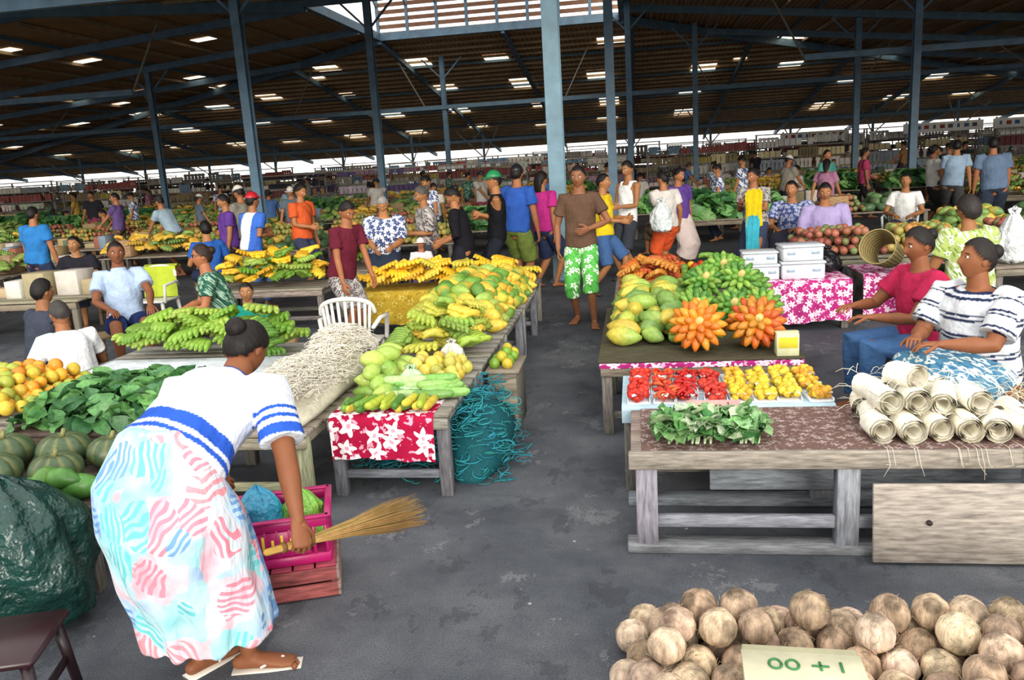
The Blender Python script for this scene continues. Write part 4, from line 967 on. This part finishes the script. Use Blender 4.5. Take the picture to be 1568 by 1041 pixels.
# ------------------------------------------------------------ generic stalls behind
def stallbase(mb):
    z=.55
    for i in range(4): mb.add(box((0,-.45+.1125+i*.225,z-.012),(2,.22,.025)),jit('8d8474'),1)
    for a in(-.93,.93):
        for b in(-.4,.4): mb.add(box((a,b,(z-.03)/2),(.07,.07,z-.03)),jit('6f6a62'),1)
    mb.add(box((0,-.44,z-.07),(1.95,.02,.07)),jit('7d7464'),1)
def stallmesh(k):
    mb=MB();z=.55;stallbase(mb)
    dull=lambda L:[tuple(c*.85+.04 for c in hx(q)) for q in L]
    kinds=[(BUN,YB,.23,1.2),(BUN,GB,.23,1.2),(PAP,PG,.18,1.2),(ORB,['c88c34','a8983c','86943c'],.10,.05),(BUN,GB,.23,1.2),(BUN,GB+YB,.23,1.2),(ORB,['98422e','a8603e','7a8a4a'],.10,.048),(PAP,['46703a','567a40','3a6434'],.2,1.4)]
    a,b=kinds[k%8],kinds[(k*3+1)%8]
    for (tm,cl,st,sc),(u,v) in((a,(-.95,.1)),(b,(.1,.95))):
        heap(mb,tm,u,v,-.4,.4,z,.3,dull(cl),st,3,sc,base=.05)
    if k%2: mb.add(box((.6,.2,z+.16),(.4,.3,.3)),jit('a98b68'),1)
    return mb.mesh('produce_stall',[M_prod,M_wood])
SM=[stallmesh(k) for k in range(8)]
def leafstall():
    mb=MB();z=.55;stallbase(mb)
    heap(mb,LEAF,-.95,.95,-.4,.4,z,.4,LG+['6a9a52'],.13,4,1.9,tilt=.8,base=.04)
    return mb.mesh('produce_stall',[M_leaf,M_wood])
SM.append(leafstall())
def boxstall(k):
    mb=MB();z=.55;stallbase(mb);r=random.Random(k)
    x=-.9
    while x<.85:
        w=r.uniform(.15,.4);h=r.uniform(.08,.3);mb.add(box((x+w/2,r.uniform(-.2,.2),z+h/2),(w*.92,.35,h)),jit(r.choice(['a98b68','b8b4ac','7f8f9a','8a5a4a','c0bcb4','5a6a5a','a89878']),.15),1);x+=w*1.1
    return mb.mesh('produce_stall',[M_prod,M_paper])
SM+= [boxstall(1),boxstall(2),boxstall(3)]
COLS=[W(.066,12.6),W(.133,19),W(-.294,19),W(-.144,26),W(-.405,34),W(-.063,38),W(.155,30),W(.233,34),W(.424,30),W(.493,24)]
STALLS=[]
def stall(x,y,r=0,k=None):
    if any(abs(px-x)<1.35 and abs(py-y)<.85 for px,py in PEOPLE): return
    if any(abs(px-x)<2.05 and abs(py-y)<.95 for px,py in STALLS): return
    STALLS.append((x,y));place(SM[rng.randrange(len(SM)) if k is None else k],'produce_stall',(x,y,0),r)
for x,y in((-7.6,9.2),(-9.9,9.4),(-8.4,11.4),(-10.8,11.8),(2.75,10.25),(4.95,10.4),(6.2,8.6),(1.6,13.6),(5.0,12.2),(7.4,12.3),(1.35,10.6)):
    stall(x,y)
rowsY=[14.2,16.4,18.8,21.3,24,27,30,33.5]
for ri,y in enumerate(rowsY):
    x=-.95*y+ (ri%2)*1.1
    while x<.62*y+3:
        if not(-2.0<x<.9) and not any(abs(cx-x)<1.25 and abs(cy-y)<.65 for cx,cy in COLS):
            stall(x,y,rng.choice((0,math.pi)))
        x+=2.35
def free(x,y,d=.65):
    if any(abs(cx-x)<.5 and abs(cy-y)<.5 for cx,cy in COLS): return False
    if any(abs(px-x)<d and abs(py-y)<d for px,py in PEOPLE): return False
    if any(abs(px-x)<1.35 and abs(py-y)<.8 for px,py in STALLS): return False
    return True
for ri,y in enumerate(rowsY):
    x=-.9*y
    while x<.6*y+2:
        x+=rng.uniform(1.6,4.4) if y<26 else rng.uniform(2.5,6)
        yy=y+rng.choice((-1.05,1.0,1.1))
        if yy<14.6 and x>-3.5: continue
        if not free(x,yy): continue
        PEOPLE.append((x,yy))
        place(cr[rng.randrange(len(cr))],'market_shopper',(x,yy,0),rng.uniform(0,6.28),rng.uniform(.88,1.03))
# merchandise stands at the far end
def rackmesh(k):
    mb=MB();r=random.Random(k);H=2.3 if k%2 else 2.0
    pals=[['d8d6ce','c8c4ba','9a9488'],['a05a54','c8a494','d8ccbc'],['5a6f94','a4b4be','d4d8dc'],['b09a58','d8c89a','8a7a5c'],['dcd6c8','3c3c42','9a9ea6'],['5f8070','b8c4aa','e0d0cc'],['b08a62','7a4c4c','d8b898'],['aa8296','6e6088','d4c4d0'],['8f877c','c8c2ba','74706a'],['d0cabc','748ca0','9a5a54']]  # goods colours, paled to stand in for bright haze at the far end
    for x in(-2.15,0,2.15): mb.add(box((x,.1,H/2),(.07,.05,H)),'9a948a',1)
    lv=[.45,.9,1.35,1.8]
    for z in lv+[H]: mb.add(box((0,.05,z-.02),(4.4,.35,.045)),'b8b0a2' if z==H else '8f877c',1)
    for z in lv:
        hh=.34 if z<1.8 else max(.12,H-1.95)
        x=-2.1;pp=pals[r.randrange(len(pals))];mode=r.random()<.5;n=0
        while x<2.05:
            if n<=0: n=r.randint(4,11);c0=r.choice(pp);mode=r.random()<.6;w=r.uniform(.10,.24);h=r.uniform(.14,hh)
            n-=1;c=jit(c0,.12)
            if r.random()<.12: x+=w;continue
            if mode: mb.add(box((x+w/2,-.02,z+h/2),(w*.88,.14,h)),c)
            else:
                V=[(x,-.15,z+hh),(x+w*.5,-.16,z+hh+.02),(x+w,-.15,z+hh),(x+w*1.15,-.15,z+hh-.1),(x+w*.9,-.14,z+hh-.1),(x+w*.92,-.16,z+hh-h-.1),(x+w*.08,-.14,z+hh-h-.1),(x+w*.1,-.16,z+hh-.1),(x-w*.15,-.15,z+hh-.1)]
                mb.add((V,[(0,1,2,4,7),(2,3,4),(0,7,8),(7,4,5,6)]),c)
            x+=w
    return mb.mesh('merchandise_stand',[M_cloth,M_wood],False)
RK=[rackmesh(i) for i in range(10)]
for y in(36.8,41.5,46,50.5,55,60):
    x=-.95*y+rng.uniform(0,2)
    while x<.6*y+4:
        if rng.random()<.82 and free(x,y,1.0) : place(RK[rng.randrange(10)],'merchandise_stand',(x,y,0),0,rng.uniform(.92,1.05))
        x+=4.7
# white notice boards over the right-hand stands
for x,y in((13.5,39.5),(17.2,39.5),(20.9,39.5),(9.0,44)):
    mb=MB()
    for s in(-1.5,1.5): mb.add(box((s,0,1.25),(.07,.07,2.5)),'8a8a86')
    mb.add(box((0,-.05,2.22),(3.3,.04,.42)),'e6e4dc')
    for i in range(9): mb.add(box((-1.35+i*.33,-.075,2.24),(.2 if i%3 else .1,.008,.16)),rng.choice(['4a6a9a','9a4a44','5a5a58']))
    mb.obj('market_sign_board',M_paper,(x,y,0))

# ------------------------------------------------------------ roof
LX0,LX1,LY0,LY1,LZ=-10.1,-.3,26.,34.,7.2
EX0,EX1,EY0,EY1,EZ=-62.,40.,8.,64.,2.95
NZ=5.5  # near slope, out of view, raised and cut short to let daylight in
SX0=LX0+(EX0-LX0)*((LZ-NZ)/(LZ-EZ));SX1=LX1+(EX1-LX1)*((LZ-NZ)/(LZ-EZ))
def roofz(x,y):
    return min(LZ,LZ-(LZ-EZ)*max(0,(LX0-x)/(LX0-EX0)),LZ-(LZ-EZ)*max(0,(x-LX1)/(EX1-LX1)),LZ-(LZ-EZ)*max(0,(y-LY1)/(EY1-LY1)),LZ-(LZ-NZ)*max(0,(LY0-y)/(LY0-EY0)))
def slab(q):
    n=len(q);V=[tuple(p) for p in q]+[(p[0],p[1],p[2]+.08) for p in q]
    return V,[tuple(range(n)),tuple(range(2*n-1,n-1,-1))]+[(i,i+n,(i+1)%n+n,(i+1)%n) for i in range(n)]
L0,L1,L2,L3=(LX0,LY0,LZ),(LX1,LY0,LZ),(LX1,LY1,LZ),(LX0,LY1,LZ)
A0,A1=(SX0,EY0,NZ),(SX1,EY0,NZ);B0,B1=(EX0,EY0,EZ),(EX1,EY0,EZ);E2,E3=(EX1,EY1,EZ),(EX0,EY1,EZ)
mb=MB()
for q in([L0,L1,A1,A0],[L1,L2,E2,B1,A1],[L2,L3,E3,E2],[L3,L0,A0,B0,E3]): mb.add(slab(q),'7a5a3c')
mb.obj('ceiling',M_roof,smooth=False)
mb=MB();bl='587488'
def neary(z): return max(EY0,LY0-(LY0-EY0)*(LZ-z)/(LZ-NZ))
def jb(a,b,w,h,c): mb.add(beam(a,b,w,h),jit(c,.1))
for i in range(1,36):
    t=i/36;z=LZ-(LZ-EZ)*t;zz=z-.07;c='a88f6c' if i%6 else bl
    xl=LX0+(EX0-LX0)*t;xr=LX1+(EX1-LX1)*t;yf=LY1+(EY1-LY1)*t;yn=neary(z)
    jb((xl,yf,zz),(xr,yf,zz),.07,.11,c);jb((xl,yn,zz),(xl,yf,zz),.07,.11,c);jb((xr,yn,zz),(xr,yf,zz),.07,.11,c)
for i in range(1,13):
    t=i/13;z=LZ-(LZ-NZ)*t-.07;y=LY0+(EY0-LY0)*t
    jb((LX0+(SX0-LX0)*t,y,z),(LX1+(SX1-LX1)*t,y,z),.07,.11,'a08868')
def raf_(a,b,w=.14,h=.24,c=bl): mb.add(beam((a[0],a[1],a[2]-.22),(b[0],b[1],b[2]-.22),w,h),jit(c,.1))
for a,b in((L0,A0),(L1,A1),(L2,E2),(L3,E3)): raf_(a,b,.2,.3)
for a,b in((L0,L1),(L1,L2),(L2,L3),(L3,L0)): mb.add(beam((a[0],a[1],a[2]-.1),(b[0],b[1],b[2]-.1),.2,.3),bl)
x=EX0+6
while x<EX1-3:
    t=max(0,(LX0-x)/(LX0-EX0),(x-LX1)/(EX1-LX1));y=LY1+(EY1-LY1)*t
    raf_((x,y,roofz(x,y+.01)),(x,EY1,EZ));x+=5.1
y=EY0+3
while y<EY1-3:
    if y<LY0: zt=LZ-(LZ-NZ)*(LY0-y)/(LY0-EY0)
    elif y>LY1: zt=LZ-(LZ-EZ)*(y-LY1)/(EY1-LY1)
    else: zt=LZ
    t=(LZ-zt)/(LZ-EZ)
    raf_((LX0+(EX0-LX0)*t,y,zt),(EX0,y,EZ));raf_((LX1+(EX1-LX1)*t,y,zt),(EX1,y,EZ));y+=5.1
def tie(p,q,z,st=3.0):
    p=np.array(p,float);q=np.array(q,float);L=np.linalg.norm(q-p);n=int(L/st)
    mb.add(beam((p[0],p[1],z),(q[0],q[1],z),.12,.18),bl)
    for i in range(0,n+1):
        a=p+(q-p)*i/n;zt=roofz(a[0],a[1])-.3
        if zt>z+.4:
            mb.add(beam((a[0],a[1],z),(a[0]+ (1.1 if i%2 else -1.1),a[1],zt),.05,.05),'7a7468')
tie((-34,37),(22,37),4.4,6);tie((-52,52),(32,52),3.25,6);tie((-34,24),(-15,24),4.6,6)
tie((-22,12.6),(-1.1,12.6),4.75,7);tie((5,26),(20,26),4.3,6)
for x in range(-40,30,5):
    for s in(-1,1): mb.add(beam((x,56,2.2),(x+s*1.6,53.4,roofz(x,53.4)-.2),.06,.06),'9a9284')
    mb.add(beam((x,56,0),(x,56,roofz(x,56)-.1),.14,.14),bl)
mb.obj('roof_framing',M_steel,smooth=False)
mb=MB()
for x in np.linspace(LX0,LX1,9):
    mb.add(beam((x,LY1,LZ),(x,LY1,LZ+1.9),.12,.12),bl);mb.add(beam((x,LY0,LZ),(x,LY0,LZ+1.9),.12,.12),bl)
    mb.add(beam((x,LY1,LZ+1.9),(x,LY0,LZ+1.9),.1,.16),bl);mb.add(beam((x,LY1,LZ+1.0),(x,LY1-1.6,LZ+1.9),.06,.06),bl)
for z in(.28,.56,.84,1.12,1.4,1.68): mb.add(beam((LX0,LY1,LZ+z),(LX1,LY1,LZ+z),.04,.16),'7a5238')
for y in np.linspace(LY0,LY1,10): mb.add(beam((LX0,y,LZ+1.98),(LX1,y,LZ+1.98),.06,.14),'7a5a40')
mb.add(slab([(LX0,LY0,LZ+2.1),(LX1,LY0,LZ+2.1),(LX1,LY0+4.6,LZ+2.3),(LX0,LY0+4.6,LZ+2.3)]),'8a6a48')
mb.obj('roof_lantern_frame',M_steel,smooth=False)
mb=MB()
def sky(x,y,w,l):
    pts=[(x-w/2,y-l/2),(x+w/2,y-l/2),(x+w/2,y+l/2),(x-w/2,y+l/2)]
    V=[(a,b,roofz(a,b)-.02) for a,b in pts];V+= [(a,b,c+.01) for a,b,c in V]
    mb.add((V,[(0,3,2,1),(4,5,6,7),(0,1,5,4),(1,2,6,5),(2,3,7,6),(3,0,4,7)]),'ffffff')
for y in(38,43.5,49,55):
    for x in np.arange(-40,30,4.3):
        if rng.random()<.75: sky(x+rng.uniform(-.6,.6),y+rng.uniform(-.8,.8),rng.choice((1.1,1.3,1.2)),rng.choice((1.0,1.9,1.2)))
for x in(-15,-20,-26,-33,-40):
    for y in np.arange(11,46,3.6):
        if rng.random()<.62: sky(x+rng.uniform(-.5,.5),y,.8,.55)
for x in(5,10,15.5,21):
    for y in np.arange(13,44,4.2):
        if rng.random()<.5: sky(x+rng.uniform(-.5,.5),y,.6,.5)
mb.obj('skylight_panels',M_sky,smooth=False)
for i,(x,y) in enumerate(COLS):
    mb=MB();zt=roofz(x,y)-.15;w=.24 if i==0 else .20
    for s in(-1,1): mb.add(box((0,s*w/2,zt/2),(w,.022,zt)),'6a8a99' if i==0 else bl)
    mb.add(box((0,0,zt/2),(.02,w,zt)),bl);mb.add(box((0,0,.012),(w+.12,w+.12,.024)),'4a5a66')
    if i>1: mb.add(beam((0,0,zt-1.0),(.9,0,zt-.1),.06,.06),bl);mb.add(beam((0,0,zt-1.0),(-.9,0,zt-.1),.06,.06),bl)
    mb.obj('steel_column',M_steel,(x,y,0),smooth=False)

# ------------------------------------------------------------ light
w=bpy.data.worlds.new('sky');SC.world=w;w.use_nodes=True
bg=w.node_tree.nodes['Background'];bg.inputs[0].default_value=(1,.985,.96,1);bg.inputs[1].default_value=1.75
def sun(name,el,az,e,ang,col=(1,.94,.84)):
    l=bpy.data.lights.new(name,'SUN');l.energy=e;l.angle=math.radians(ang);l.color=col
    o=bpy.data.objects.new(name,l);COL.objects.link(o)
    d=Vector((math.sin(D2(az))*math.cos(D2(el)),math.cos(D2(az))*math.cos(D2(el)),-math.sin(D2(el))))
    o.rotation_euler=d.to_track_quat('-Z','Y').to_euler()
sun('soft_daylight',16,-14,3.2,26)
# camera
YAW=D2(9);PIT=D2(12.3);ROLL=D2(-3.5)
R=Matrix.Rotation(YAW,3,'Z')@Matrix.Rotation(math.pi/2-PIT,3,'X')@Matrix.Rotation(ROLL,3,'Z')
cd=bpy.data.cameras.new('camera');cam=bpy.data.objects.new('camera',cd);COL.objects.link(cam)
cd.sensor_width=36;cd.lens=1250/1568*36;M=R.to_4x4();M.translation=(0,0,1.85);cam.matrix_world=M;SC.camera=cam
SC.view_settings.view_transform='Standard';SC.view_settings.exposure=.12
